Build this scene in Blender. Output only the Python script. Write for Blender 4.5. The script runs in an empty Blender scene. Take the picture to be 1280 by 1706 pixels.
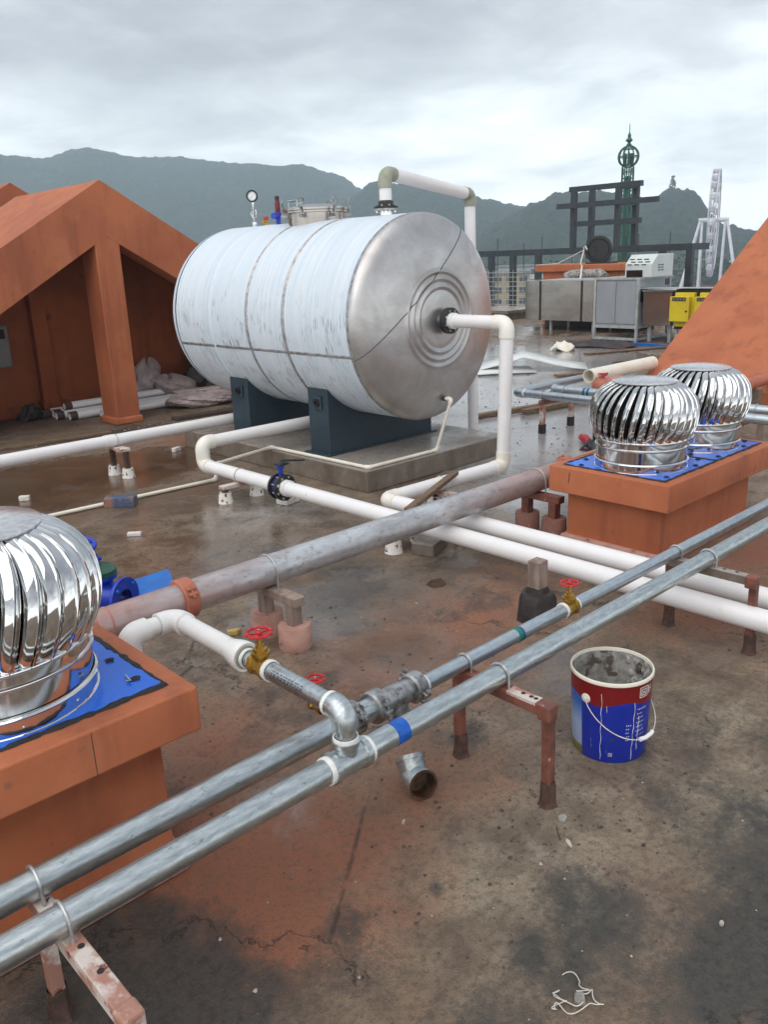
import bpy, bmesh, math, random
import numpy as np
from mathutils import Vector, Matrix

random.seed(7)
RNG = np.random.default_rng(7)
SC = bpy.context.scene
COL = SC.collection
R = math.radians

# ------------------------------------------------------------------ camera
cam_data = bpy.data.cameras.new('camera')
cam_data.sensor_fit = 'HORIZONTAL'
cam_data.sensor_width = 36.0
cam_data.lens = 36.0 * 1389.6 / 1280.0
cam_data.clip_start = 0.05
cam_data.clip_end = 6000.0
cam = bpy.data.objects.new('camera', cam_data)
COL.objects.link(cam)
yaw, pitch, roll = R(42.847), R(17.088), R(-2.2323)
fw = Vector((math.sin(yaw) * math.cos(pitch), math.cos(yaw) * math.cos(pitch), -math.sin(pitch)))
rt = Vector((math.cos(yaw), -math.sin(yaw), 0.0))
up = rt.cross(fw)
rt2 = rt * math.cos(roll) + up * math.sin(roll)
up2 = -rt * math.sin(roll) + up * math.cos(roll)
cam.matrix_world = Matrix(((rt2.x, up2.x, -fw.x, 0.0), (rt2.y, up2.y, -fw.y, 0.0), (rt2.z, up2.z, -fw.z, 1.9), (0, 0, 0, 1)))
SC.camera = cam

# ------------------------------------------------------------------ render settings
SC.render.engine = 'CYCLES'
SC.cycles.use_denoising = True
SC.cycles.use_adaptive_sampling = True
SC.cycles.adaptive_threshold = 0.025
SC.cycles.max_bounces = 6
SC.cycles.diffuse_bounces = 3
SC.cycles.glossy_bounces = 4
SC.cycles.volume_bounces = 2
SC.cycles.sample_clamp_indirect = 6.0
SC.view_settings.view_transform = 'Standard'
SC.view_settings.look = 'None'
SC.view_settings.exposure = 0.55
SC.view_settings.gamma = 1.0

# ------------------------------------------------------------------ world: overcast sky
CLOUD_A = (3.3, 3.9, 0)
SUN_EL, SUN_AZ = R(56), R(250)          # azimuth measured from +Y towards +X
world = bpy.data.worlds.new('World')
SC.world = world
world.use_nodes = True
wn, wl = world.node_tree.nodes, world.node_tree.links
wn.clear()
w_out = wn.new('ShaderNodeOutputWorld')
w_bg = wn.new('ShaderNodeBackground')
wl.new(w_bg.outputs[0], w_out.inputs[0])
w_sky = wn.new('ShaderNodeTexSky')
w_sky.sky_type = 'NISHITA'
w_sky.sun_disc = False
w_sky.sun_elevation = SUN_EL
w_sky.sun_rotation = SUN_AZ
w_sky.air_density = 1.5
w_sky.dust_density = 4.0
w_tc = wn.new('ShaderNodeTexCoord')


def wmath(op, a, b=None, c=None):
    n = wn.new('ShaderNodeMath'); n.operation = op
    for i, v in enumerate((a, b, c)):
        if v is None: continue
        if isinstance(v, (int, float)): n.inputs[i].default_value = v
        else: wl.new(v, n.inputs[i])
    return n.outputs[0]


w_sep = wn.new('ShaderNodeSeparateXYZ')
wl.new(w_tc.outputs['Generated'], w_sep.inputs[0])
elev = wmath('MAXIMUM', w_sep.outputs['Z'], 0.0)
den = wmath('ADD', elev, 0.16)
w_cmb = wn.new('ShaderNodeCombineXYZ')
wl.new(wmath('DIVIDE', w_sep.outputs['X'], den), w_cmb.inputs[0])
wl.new(wmath('DIVIDE', w_sep.outputs['Y'], den), w_cmb.inputs[1])
w_cmb.inputs[2].default_value = 3.7


def wnoise(scale, detail, rough, off=(0, 0, 0)):
    m = wn.new('ShaderNodeMapping'); m.inputs['Location'].default_value = off
    wl.new(w_cmb.outputs[0], m.inputs['Vector'])
    n = wn.new('ShaderNodeTexNoise')
    n.inputs['Scale'].default_value = scale
    n.inputs['Detail'].default_value = detail
    n.inputs['Roughness'].default_value = rough
    n.inputs['Distortion'].default_value = 0.35
    wl.new(m.outputs[0], n.inputs['Vector'])
    return n.outputs['Fac']


n1 = wnoise(0.55, 3, 0.5, CLOUD_A)
n2 = wnoise(2.2, 7, 0.6, (5.1, 2.0, 0))
cl = wmath('ADD', wmath('MULTIPLY', n1, 0.72), wmath('MULTIPLY', n2, 0.30))
horiz = wmath('SUBTRACT', 1.0, wmath('MINIMUM', wmath('MULTIPLY', elev, 3.6), 1.0))
cl = wmath('ADD', cl, wmath('MULTIPLY', horiz, 0.32))
ramp = wn.new('ShaderNodeValToRGB')
e = ramp.color_ramp.elements
e[0].position = 0.40; e[0].color = (0.27, 0.28, 0.32, 1)
e[1].position = 0.80; e[1].color = (1.28, 1.325, 1.335, 1)
x = e.new(0.52); x.color = (0.43, 0.445, 0.487, 1)
x = e.new(0.65); x.color = (0.74, 0.772, 0.805, 1)
wl.new(cl, ramp.inputs[0])
w_scale = wn.new('ShaderNodeVectorMath'); w_scale.operation = 'SCALE'
wl.new(w_sky.outputs[0], w_scale.inputs[0]); w_scale.inputs[3].default_value = 0.07
w_mix = wn.new('ShaderNodeMixRGB'); w_mix.inputs[0].default_value = 0.93
wl.new(w_scale.outputs[0], w_mix.inputs[1]); wl.new(ramp.outputs[0], w_mix.inputs[2])
wl.new(w_mix.outputs[0], w_bg.inputs[0])
w_bg.inputs[1].default_value = 1.0

sun_data = bpy.data.lights.new('sun', 'SUN')
sun_data.energy = 1.5
sun_data.angle = R(75)
sun_data.color = (1.0, 0.97, 0.93)
sun = bpy.data.objects.new('sun', sun_data)
COL.objects.link(sun)
sd = Vector((math.sin(SUN_AZ) * math.cos(SUN_EL), math.cos(SUN_AZ) * math.cos(SUN_EL), math.sin(SUN_EL)))
sun.rotation_euler = (-sd).to_track_quat('-Z', 'Y').to_euler()
sun.location = sd * 30


# ------------------------------------------------------------------ mesh helpers
def V(*a):
    return Vector(a[0]) if len(a) == 1 else Vector(a)


def frame_for(d):
    d = V(d).normalized()
    a = Vector((0, 0, 1)) if abs(d.z) < 0.95 else Vector((1, 0, 0))
    u = d.cross(a).normalized()
    return u, u.cross(d).normalized()


class MB:
    """Collects shapes in world coordinates; build() makes them ONE mesh object."""

    def __init__(s):
        s.v, s.f, s.uv = [], [], {}

    def add(s, vs, fs):
        o = len(s.v)
        s.v += [tuple(p) for p in vs]
        s.f += [tuple(i + o for i in f) for f in fs]
        return o

    def box(s, x0, x1, y0, y1, z0, z1, mat=None):
        vs = [(x, y, z) for z in (z0, z1) for y in (y0, y1) for x in (x0, x1)]
        if mat: vs = [mat @ V(p) for p in vs]
        s.add(vs, [(0, 2, 3, 1), (4, 5, 7, 6), (0, 1, 5, 4), (2, 6, 7, 3), (0, 4, 6, 2), (1, 3, 7, 5)])
        return s

    def cbox(s, c, size, rz=0.0, rx=0.0, ry=0.0):
        m = Matrix.Translation(V(c)) @ Matrix.Rotation(rz, 4, 'Z') @ Matrix.Rotation(ry, 4, 'Y') @ Matrix.Rotation(rx, 4, 'X')
        a, b, c2 = (k / 2 for k in size)
        return s.box(-a, a, -b, b, -c2, c2, m)

    def bar(s, p0, p1, w, h=None):
        """square bar from p0 to p1"""
        h = h or w
        p0, p1 = V(p0), V(p1)
        u, n = frame_for(p1 - p0)
        vs = [p + u * (a * w / 2) + n * (b * h / 2) for p in (p0, p1) for a, b in ((-1, -1), (1, -1), (1, 1), (-1, 1))]
        s.add(vs, [(3, 2, 1, 0), (4, 5, 6, 7), (0, 1, 5, 4), (1, 2, 6, 5), (2, 3, 7, 6), (3, 0, 4, 7)])
        return s

    def rings(s, rings, closed=True, cap0=False, cap1=False):
        n = len(rings[0]); o = len(s.v)
        for r_ in rings: s.v += [tuple(p) for p in r_]
        for i in range(len(rings) - 1):
            for j in range(n if closed else n - 1):
                k = (j + 1) % n
                s.f.append((o + i * n + j, o + i * n + k, o + (i + 1) * n + k, o + (i + 1) * n + j))
        if cap0: s.f.append(tuple(o + j for j in reversed(range(n))))
        if cap1: s.f.append(tuple(o + (len(rings) - 1) * n + j for j in range(n)))
        return s

    def lathe(s, prof, org, axis=(0, 0, 1), seg=32, cap0=False, cap1=False, ref=None, wob=0.0):
        """prof: (radius, height along axis)"""
        org = V(org); ax = V(axis).normalized()
        if ref is None: u, n = frame_for(ax)
        else:
            u = V(ref).normalized(); n = ax.cross(u)
        rs = []
        for r_, h in prof:
            rs.append([org + ax * h + (u * math.cos(t) + n * math.sin(t)) * (r_ * (1 + wob * math.sin(5 * t + 9 * h)))
                       for t in (2 * math.pi * j / seg for j in range(seg))])
        return s.rings(rs, True, cap0, cap1)

    def cyl(s, p0, p1, r0, r1=None, seg=20, cap=True):
        p0, p1 = V(p0), V(p1); d = p1 - p0
        return s.lathe([(r0, 0), (r0 if r1 is None else r1, d.length)], p0, d, seg, cap, cap)

    def tube(s, p0, p1, r0, wall=0.006, seg=24, depth=0.25):
        """open-ended pipe with a visible bore at both ends"""
        p0, p1 = V(p0), V(p1); d = p1 - p0; L = d.length
        ri = r0 - wall
        return s.lathe([(0.0001, depth), (ri, depth), (ri, 0), (r0, 0), (r0, L), (ri, L), (ri, L - depth), (0.0001, L - depth)], p0, d, seg)

    def sweep(s, path, r_, seg=16, closed=False, cap=True):
        pts = [V(p) for p in path]; n = len(pts); rs = []
        prev = None
        for i, p in enumerate(pts):
            a = pts[i - 1] if (i > 0 or closed) else p
            b = pts[(i + 1) % n] if (i < n - 1 or closed) else p
            d = (b - a).normalized()
            if prev is None: u, w = frame_for(d)
            else:
                u = (prev - d * prev.dot(d)).normalized(); w = u.cross(d).normalized()
            prev = u
            rr = r_[i] if isinstance(r_, (list, tuple)) else r_
            rs.append([p + (u * math.cos(t) + w * math.sin(t)) * rr for t in (2 * math.pi * j / seg for j in range(seg))])
        if closed: rs.append(rs[0])
        return s.rings(rs, True, cap and not closed, cap and not closed)

    def prism(s, poly, f0, f1):
        """poly of 2D points mapped by f0 and f1 (functions 2D -> 3D) to the two faces"""
        n = len(poly)
        vs = [f0(*p) for p in poly] + [f1(*p) for p in poly]
        s.add(vs, [tuple(range(n)), tuple(reversed(range(n, 2 * n)))] + [(i, i + n, (i + 1) % n + n, (i + 1) % n) for i in range(n)])
        return s

    def sphere(s, c, r_, seg=16, sc=(1, 1, 1)):
        prof = [(max(1e-4, math.sin(math.pi * i / 10)), -math.cos(math.pi * i / 10)) for i in range(11)]
        o = len(s.v); s.lathe(prof, (0, 0, 0), (0, 0, 1), seg)
        for i in range(o, len(s.v)):
            p = s.v[i]; s.v[i] = (c[0] + p[0] * r_ * sc[0], c[1] + p[1] * r_ * sc[1], c[2] + p[2] * r_ * sc[2])
        return s

    def build(s, name, mat, parent=None, smooth=40, bevel=0.0, bseg=2):
        me = bpy.data.meshes.new(name)
        off = parent_world(parent)
        me.from_pydata([(p[0] - off[0], p[1] - off[1], p[2] - off[2]) for p in s.v], [], s.f)
        bm = bmesh.new(); bm.from_mesh(me)
        bmesh.ops.recalc_face_normals(bm, faces=bm.faces)
        if bevel:
            ed = [e for e in bm.edges if len(e.link_faces) == 2 and e.calc_face_angle(0) > R(30)]
            bmesh.ops.bevel(bm, geom=ed, offset=bevel, segments=bseg, affect='EDGES', profile=0.5)
        bm.to_mesh(me); bm.free()
        if smooth:
            me.shade_smooth(); me.set_sharp_from_angle(angle=R(smooth))
        if mat is not None: me.materials.append(MAT[mat] if isinstance(mat, str) else mat)
        o = bpy.data.objects.new(name, me)
        COL.objects.link(o)
        if parent is not None: o.parent = parent
        return o


def parent_world(p):
    t = Vector((0, 0, 0))
    while p is not None:
        t = t + p.location; p = p.parent
    return t


def tag(o, label, cat, group=None, kind=None):
    if label: o['label'] = label
    if cat: o['category'] = cat
    if group: o['group'] = group
    if kind: o['kind'] = kind
    return o


def thing(name, label, cat, loc=(0, 0, 0), group=None):
    o = bpy.data.objects.new(name, None)
    o.empty_display_size = 0.1
    COL.objects.link(o); o.location = loc
    return tag(o, label, cat, group)


def arc(c, a, b, r_, t0, t1, n=8):
    """points on a circle in the plane of unit vectors a, b"""
    c, a, b = V(c), V(a), V(b)
    return [c + a * (r_ * math.cos(t0 + (t1 - t0) * i / n)) + b * (r_ * math.sin(t0 + (t1 - t0) * i / n)) for i in range(n + 1)]


def bend(p_in, corner, p_out, r_, n=8):
    """rounded corner between two legs"""
    c = V(corner); d0 = (V(p_in) - c).normalized(); d1 = (V(p_out) - c).normalized()
    ang = d0.angle(d1); t = r_ / math.tan(ang / 2)
    s_, e_ = c + d0 * t, c + d1 * t
    ctr = c + (d0 + d1).normalized() * (r_ / math.sin(ang / 2))
    a0 = (s_ - ctr).normalized(); nrm = a0.cross((e_ - ctr).normalized()).normalized(); b0 = nrm.cross(a0)
    return arc(ctr, a0, b0, r_, 0, math.pi - ang, n)


def elbow_mesh(p_in, corner, p_out, pr, fat=1.13, r_=None, sock=None):
    """socketed pipe elbow around a corner"""
    r_ = r_ or pr * 1.15; sock = sock or pr * 1.0
    mb = MB(); c = V(corner)
    pts = bend(p_in, corner, p_out, r_)
    d0 = (V(p_in) - c).normalized(); d1 = (V(p_out) - c).normalized()
    a, b = pts[0] + d0 * sock, pts[-1] + d1 * sock
    path = [a + d0 * 0.001, a] + pts + [b, b + d1 * 0.001]
    rad = [pr * 1.0, pr * fat] + [pr * fat] * len(pts) + [pr * fat, pr * 1.0]
    return mb.sweep(path, rad, 24, cap=False)


def u_bolt(px, py, pz, r_, axis, name, parent, wire=0.0045, drop=0.03):
    """bolt bent over a pipe that runs along axis ('x' or 'y')"""
    c = (px, py, pz); h = (0, 1, 0) if axis == 'x' else (1, 0, 0)
    rr = r_ + wire
    pts = arc(c, h, (0, 0, 1), rr, 0, math.pi, 14)
    lo = pz - r_ - drop
    path = [V(pts[0].x, pts[0].y, lo)] + pts + [V(pts[-1].x, pts[-1].y, lo)]
    return MB().sweep(path, wire, 8).build(name, 'zinc_wire', parent)


# ------------------------------------------------------------------ materials
MAT = {}


class NT:
    def __init__(s, name):
        m = bpy.data.materials.new(name); m.use_nodes = True
        s.m, s.n, s.l = m, m.node_tree.nodes, m.node_tree.links
        s.n.clear()
        s.out = s.n.new('ShaderNodeOutputMaterial')
        s.b = s.n.new('ShaderNodeBsdfPrincipled')
        s.l.new(s.b.outputs[0], s.out.inputs[0])
        s.geo = s.n.new('ShaderNodeNewGeometry')
        s.tc = s.n.new('ShaderNodeTexCoord')
        MAT[name] = m

    def set(s, **k):
        for a, v in k.items():
            i = s.b.inputs[{'rough': 'Roughness', 'metal': 'Metallic', 'spec': 'Specular IOR Level', 'coat': 'Coat Weight', 'coatr': 'Coat Roughness',
                            'trans': 'Transmission Weight', 'alpha': 'Alpha', 'base': 'Base Color', 'normal': 'Normal'}[a]]
            if hasattr(v, 'is_output'): s.l.new(v, i)
            elif isinstance(v, tuple): i.default_value = (*v[:3], 1)
            else: i.default_value = v

    def math(s, op, a, b=None, c=None, clamp=False):
        n = s.n.new('ShaderNodeMath'); n.operation = op; n.use_clamp = clamp
        for i, v in enumerate((a, b, c)):
            if v is None: continue
            if hasattr(v, 'is_output'): s.l.new(v, n.inputs[i])
            else: n.inputs[i].default_value = v
        return n.outputs[0]

    def noise(s, scale, detail=4, rough=0.55, stretch=(1, 1, 1), vec=None, dist=0.0, off=(0, 0, 0)):
        m = s.n.new('ShaderNodeMapping'); m.inputs['Scale'].default_value = stretch; m.inputs['Location'].default_value = off
        s.l.new(vec or s.geo.outputs['Position'], m.inputs['Vector'])
        n = s.n.new('ShaderNodeTexNoise')
        for k, v in (('Scale', scale), ('Detail', detail), ('Roughness', rough), ('Distortion', dist)): n.inputs[k].default_value = v
        s.l.new(m.outputs[0], n.inputs['Vector'])
        return n.outputs['Fac']

    def ramp(s, fac, *stops):
        n = s.n.new('ShaderNodeValToRGB'); e = n.color_ramp.elements
        while len(e) < len(stops): e.new(0.5)
        for i, (p, c) in enumerate(stops):
            e[i].position = p
            e[i].color = (*c[:3], 1) if isinstance(c, tuple) else (c, c, c, 1)
        s.l.new(fac, n.inputs[0])
        return n.outputs[0]

    def mix(s, fac, a, b, mode='MIX'):
        n = s.n.new('ShaderNodeMixRGB'); n.blend_type = mode
        for i, v in enumerate((fac, a, b)):
            if hasattr(v, 'is_output'): s.l.new(v, n.inputs[i])
            elif isinstance(v, tuple): n.inputs[i].default_value = (*v[:3], 1)
            else: n.inputs[i].default_value = v
        return n.outputs[0]

    def bump(s, h, strength=0.3, dist=0.01):
        n = s.n.new('ShaderNodeBump'); n.inputs['Strength'].default_value = strength; n.inputs['Distance'].default_value = dist
        s.l.new(h, n.inputs['Height'])
        s.l.new(n.outputs[0], s.b.inputs['Normal'])


def simple(name, c, rough=0.5, metal=0.0, c2=None, scale=6.0, lo=0.42, hi=0.62, stretch=(1, 1, 1), bump=0.0, bscale=90.0, spec=0.5, dr=0.12, detail=6, speck=None):
    t = NT(name)
    f = t.noise(scale, detail, 0.6, stretch)
    c2 = c2 or tuple(k * 0.72 for k in c)
    col = t.mix(t.ramp(f, (lo, 0.0), (hi, 1.0)), c, c2)
    if speck:
        g = t.noise(speck[0], 3, 0.6, off=(3, 1, 2))
        col = t.mix(t.ramp(g, (speck[1], 0.0), (speck[1] + 0.06, 1.0)), col, speck[2])
    t.set(base=col, metal=metal, spec=spec)
    g2 = t.noise(scale * 2.3, 4, 0.6, stretch, off=(7, 3, 1))
    t.set(rough=t.math('ADD', rough - dr / 2, t.math('MULTIPLY', g2, dr)))
    if bump:
        hb_ = t.noise(bscale, 4, 0.65)
        if name.startswith('terracotta'): hb_ = t.math('ADD', hb_, t.math('MULTIPLY', t.noise(4.0, 3, 0.6, off=(2, 5, 1)), 1.6))
        t.bump(hb_, bump, 0.004)
    return t


# painted render, orange
t = simple('terracotta', (0.455, 0.138, 0.054), 0.72, 0, (0.375, 0.106, 0.043), 1.1, bump=0.5, bscale=120, speck=(22, 0.66, (0.25, 0.080, 0.045)))
t = simple('terracotta_worn', (0.485, 0.150, 0.062), 0.68, 0, (0.405, 0.117, 0.048), 2.3, bump=0.55, bscale=150, speck=(9, 0.64, (0.30, 0.11, 0.068)))
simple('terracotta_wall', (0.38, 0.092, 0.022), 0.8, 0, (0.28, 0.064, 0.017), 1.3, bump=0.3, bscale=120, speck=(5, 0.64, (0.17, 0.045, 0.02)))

# rain streaks and chalky fading on the painted render
def weather(name, dark, pale, amt):
    m = MAT[name]; n, l = m.node_tree.nodes, m.node_tree.links
    b = next(q for q in n if q.type == 'BSDF_PRINCIPLED')
    src = b.inputs['Base Color'].links[0].from_socket
    geo = n.new('ShaderNodeNewGeometry')
    def nz(scale, st, lo, hi, off):
        mp = n.new('ShaderNodeMapping'); mp.inputs['Scale'].default_value = st; mp.inputs['Location'].default_value = off
        l.new(geo.outputs['Position'], mp.inputs['Vector'])
        q = n.new('ShaderNodeTexNoise'); q.inputs['Scale'].default_value = scale; q.inputs['Detail'].default_value = 5; q.inputs['Roughness'].default_value = 0.62
        l.new(mp.outputs[0], q.inputs['Vector'])
        r_ = n.new('ShaderNodeMapRange'); r_.inputs[1].default_value = lo; r_.inputs[2].default_value = hi; r_.inputs[4].default_value = amt
        l.new(q.outputs['Fac'], r_.inputs[0]); return r_.outputs[0]
    for fac, c in ((nz(5.0, (1, 1, 0.10), 0.52, 0.72, (0, 0, 0)), dark), (nz(1.6, (1, 1, 0.8), 0.52, 0.74, (4, 2, 1)), pale)):
        mx = n.new('ShaderNodeMixRGB'); l.new(fac, mx.inputs[0]); l.new(src, mx.inputs[1]); mx.inputs[2].default_value = (*c, 1)
        src = mx.outputs[0]
    l.new(src, b.inputs['Base Color'])


weather('terracotta', (0.24, 0.064, 0.030), (0.50, 0.175, 0.080), 0.7)
weather('terracotta_worn', (0.24, 0.068, 0.034), (0.52, 0.185, 0.088), 0.7)
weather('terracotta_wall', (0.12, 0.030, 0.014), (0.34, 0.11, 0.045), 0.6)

# zinc
t = NT('galvanised')
f = t.noise(85, 3, 0.7, (0.22, 1, 1)); g = t.noise(7, 5, 0.65, (0.4, 2, 2)); d = t.noise(75, 4, 0.7, (0.35, 1, 1))
c = t.mix(t.ramp(f, (0.35, 0.0), (0.65, 1.0)), (0.42, 0.465, 0.475), (0.63, 0.68, 0.69))
c = t.mix(t.ramp(g, (0.50, 0.0), (0.74, 0.6)), c, (0.36, 0.41, 0.42))
c = t.mix(t.ramp(d, (0.63, 0.0), (0.69, 0.75)), c, (0.13, 0.15, 0.15))
t.set(base=c, metal=0.97, rough=t.math('ADD', 0.26, t.math('MULTIPLY', g, 0.22)))
t.bump(t.noise(120, 4, 0.6), 0.12, 0.003)
t = NT('galvanised_small')
f = t.noise(90, 3, 0.7, (0.25, 1, 1)); g = t.noise(7, 5, 0.6, (0.4, 2, 2))
c = t.mix(t.ramp(f, (0.35, 0.0), (0.65, 1.0)), (0.46, 0.52, 0.56), (0.60, 0.66, 0.70))
c = t.mix(t.ramp(g, (0.50, 0.0), (0.74, 0.6)), c, (0.30, 0.34, 0.36))
t.set(base=c, metal=0.95, rough=t.math('ADD', 0.24, t.math('MULTIPLY', g, 0.24)))
t.bump(t.noise(120, 4, 0.6), 0.1, 0.003)
t = simple('cast_iron_zinc', (0.42, 0.43, 0.43), 0.4, 0.75, (0.2, 0.2, 0.2), 25, bump=0.3, bscale=160, speck=(14, 0.62, (0.10, 0.09, 0.08)))
simple('zinc_wire', (0.55, 0.56, 0.56), 0.4, 0.7, None, 40)
# old big pipe: dull grey with stains, overpainted pink at both ends
t = NT('old_pipe')
sx = t.n.new('ShaderNodeSeparateXYZ'); t.l.new(t.geo.outputs['Position'], sx.inputs[0])
f = t.noise(5, 6, 0.65, (0.7, 2, 2)); g = t.noise(28, 5, 0.7, (0.6, 1, 1)); d = t.noise(2.4, 5, 0.6, (1, 3, 3), off=(4, 0, 0))
c = t.mix(t.ramp(f, (0.38, 0.0), (0.62, 1.0)), (0.62, 0.64, 0.66), (0.40, 0.40, 0.41))
c = t.mix(t.ramp(g, (0.52, 0.0), (0.70, 0.6)), c, (0.15, 0.125, 0.12))
pk = t.math('ABSOLUTE', t.math('SUBTRACT', sx.outputs[0], 3.05))
pk = t.math('ADD', pk, t.math('MULTIPLY', t.math('SUBTRACT', d, 0.5), 1.9))
c = t.mix(t.ramp(t.math('MULTIPLY', pk, 0.5), (0.32, 0.0), (0.90, 0.85)), c, (0.50, 0.27, 0.22))
t.set(base=c, metal=0.55, rough=t.math('ADD', 0.24, t.math('MULTIPLY', f, 0.3)))
t.bump(g, 0.2, 0.004)
simple('pink_paint', (0.50, 0.21, 0.155), 0.6, 0, (0.42, 0.19, 0.15), 7, bump=0.25, speck=(20, 0.64, (0.33, 0.17, 0.13)))
simple('pink_coupling', (0.46, 0.155, 0.095), 0.55, 0, (0.36, 0.12, 0.08), 12, bump=0.2)
simple('pink_concrete', (0.50, 0.29, 0.23), 0.85, 0, (0.40, 0.21, 0.165), 9, bump=0.5, bscale=70, speck=(16, 0.60, (0.22, 0.10, 0.08)))
simple('brown_concrete', (0.30, 0.15, 0.11), 0.85, 0, (0.22, 0.10, 0.075), 9, bump=0.5, bscale=70, speck=(24, 0.58, (0.42, 0.26, 0.21)))
simple('pink_post', (0.33, 0.25, 0.205), 0.7, 0, (0.20, 0.145, 0.12), 9, (0.4) if False else 0.4, 0.6, (2, 2, 0.6), bump=0.3)
simple('red_oxide', (0.235, 0.082, 0.055), 0.62, 0, (0.13, 0.05, 0.038), 14, bump=0.4, speck=(30, 0.66, (0.40, 0.24, 0.19)))
simple('chipped_beam', (0.60, 0.53, 0.48), 0.6, 0, (0.38, 0.19, 0.14), 9, 0.48, 0.56, (1, 0.7, 1), bump=0.4, speck=(24, 0.64, (0.18, 0.05, 0.04)))
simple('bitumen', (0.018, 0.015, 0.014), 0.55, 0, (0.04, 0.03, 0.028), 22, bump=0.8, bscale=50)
simple('damp_base', (0.055, 0.032, 0.026), 0.6, 0, (0.11, 0.055, 0.04), 30, bump=0.6, bscale=70)
# plastics
simple('white_pvc', (0.82, 0.805, 0.80), 0.34, 0, (0.77, 0.75, 0.745), 2.2, 0.45, 0.7, (1, 1, 1), speck=(13, 0.70, (0.55, 0.50, 0.45)), dr=0.14)
simple('white_pvc_fitting', (0.82, 0.80, 0.73), 0.38, 0, (0.77, 0.73, 0.63), 8)
simple('cream_pvc', (0.84, 0.80, 0.70), 0.4, 0, (0.77, 0.71, 0.59), 6)
simple('ppr_white', (0.86, 0.85, 0.83), 0.32, 0, (0.82, 0.81, 0.78), 9)
simple('olive_fitting', (0.33, 0.34, 0.26), 0.45, 0, (0.27, 0.28, 0.21), 14)
simple('ptfe', (0.85, 0.85, 0.82), 0.6, 0, (0.74, 0.74, 0.70), 40, bump=0.4, bscale=200)
simple('white_foot', (0.78, 0.75, 0.70), 0.6, 0, (0.70, 0.66, 0.6), 12, speck=(26, 0.57, (0.03, 0.025, 0.02)))
# metals
simple('brass', (0.52, 0.33, 0.065), 0.36, 0.85, (0.36, 0.21, 0.04), 26, bump=0.2, bscale=120)
simple('dark_red_enamel', (0.16, 0.010, 0.022), 0.4, 0, None, 30)
simple('red_enamel', (0.56, 0.018, 0.022), 0.38, 0, (0.42, 0.012, 0.016), 40)
simple('blue_enamel', (0.012, 0.05, 0.46), 0.33, 0, (0.01, 0.035, 0.36), 14)
simple('light_blue_enamel', (0.01, 0.16, 0.55), 0.35, 0, (0.012, 0.12, 0.45), 10)
simple('green_cover', (0.02, 0.10, 0.06), 0.45, 0, (0.012, 0.055, 0.035), 10)
simple('black_enamel', (0.012, 0.012, 0.014), 0.35, 0, (0.02, 0.02, 0.022), 12)
simple('dark_blue_enamel', (0.012, 0.016, 0.10), 0.35, 0, (0.01, 0.012, 0.07), 12)
simple('chrome', (0.66, 0.67, 0.68), 0.18, 1.0, (0.55, 0.56, 0.57), 20)
simple('saddle_paint', (0.026, 0.048, 0.066), 0.5, 0, (0.020, 0.039, 0.055), 5, bump=0.12, speck=(12, 0.70, (0.07, 0.11, 0.13)))
t = NT('mirror_steel')
g = t.noise(3.0, 3, 0.5); f = t.noise(9, 4, 0.5)
t.set(base=t.mix(f, (0.66, 0.66, 0.66), (0.74, 0.74, 0.75)), metal=1.0, rough=t.math('ADD', 0.05, t.math('MULTIPLY', f, 0.09)))
t.bump(g, 0.12, 0.05)
t = NT('vane_steel')
ao = t.noise(5, 3, 0.5); f = t.noise(14, 4, 0.6)
t.set(base=t.mix(f, (0.70, 0.71, 0.71), (0.60, 0.61, 0.61)), metal=1.0, rough=t.math('ADD', 0.035, t.math('MULTIPLY', f, 0.07)))
t.bump(ao, 0.10, 0.03)
t = NT('disc_steel')
f = t.noise(40, 5, 0.7); g = t.noise(6, 5, 0.6)
c = t.mix(t.ramp(f, (0.42, 0.0), (0.6, 1.0)), (0.80, 0.80, 0.80), (0.66, 0.65, 0.65))
t.set(base=c, metal=0.9, rough=t.math('ADD', 0.14, t.math('MULTIPLY', g, 0.22)))
t = NT('head_steel')
f = t.noise(3.2, 6, 0.6, dist=0.8); g = t.noise(12, 5, 0.65, (1, 1, 4)); h = t.noise(1.1, 4, 0.5, (1, 1, 2.2), off=(2, 0, 5))
c = t.mix(t.ramp(f, (0.36, 0.0), (0.64, 1.0)), (0.62, 0.61, 0.60), (0.47, 0.455, 0.445))
c = t.mix(t.ramp(h, (0.5, 0.0), (0.72, 0.6)), c, (0.40, 0.365, 0.345))
c = t.mix(t.ramp(g, (0.55, 0.0), (0.75, 0.3)), c, (0.33, 0.31, 0.295))
t.set(base=c, metal=0.92, rough=t.math('ADD', 0.29, t.math('MULTIPLY', f, 0.24)))
t.bump(t.noise(2.6, 3, 0.5), 0.25, 0.03)
# protective film on the tank: bluish white, hoop-wise wrinkles and scratches (uv: u = angle, v = metres along the axis)
t = NT('film')
uvv = t.tc.outputs['UV']
w1 = t.noise(1.0, 5, 0.7, (4, 38, 1), uvv, 0.25); w2 = t.noise(1.0, 4, 0.6, (2.2, 7, 1), uvv, off=(3, 1, 0)); w3 = t.noise(1.0, 3, 0.6, (26, 110, 1), uvv, off=(7, 2, 0))
su = t.n.new('ShaderNodeSeparateXYZ'); t.l.new(uvv, su.inputs[0])
c = t.mix(t.ramp(w1, (0.36, 0.0), (0.66, 1.0)), (0.57, 0.67, 0.76), (0.72, 0.795, 0.855))
c = t.mix(t.ramp(w2, (0.45, 0.0), (0.7, 0.55)), c, (0.76, 0.79, 0.81))
wl_ = t.noise(1.0, 2, 0.5, (30, 4, 1), uvv, off=(1, 9, 0))
low_ = t.ramp(t.math('ADD', su.outputs[0], t.math('MULTIPLY', wl_, 0.12)), (0.74, 0.0), (0.82, 1.0))
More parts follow.
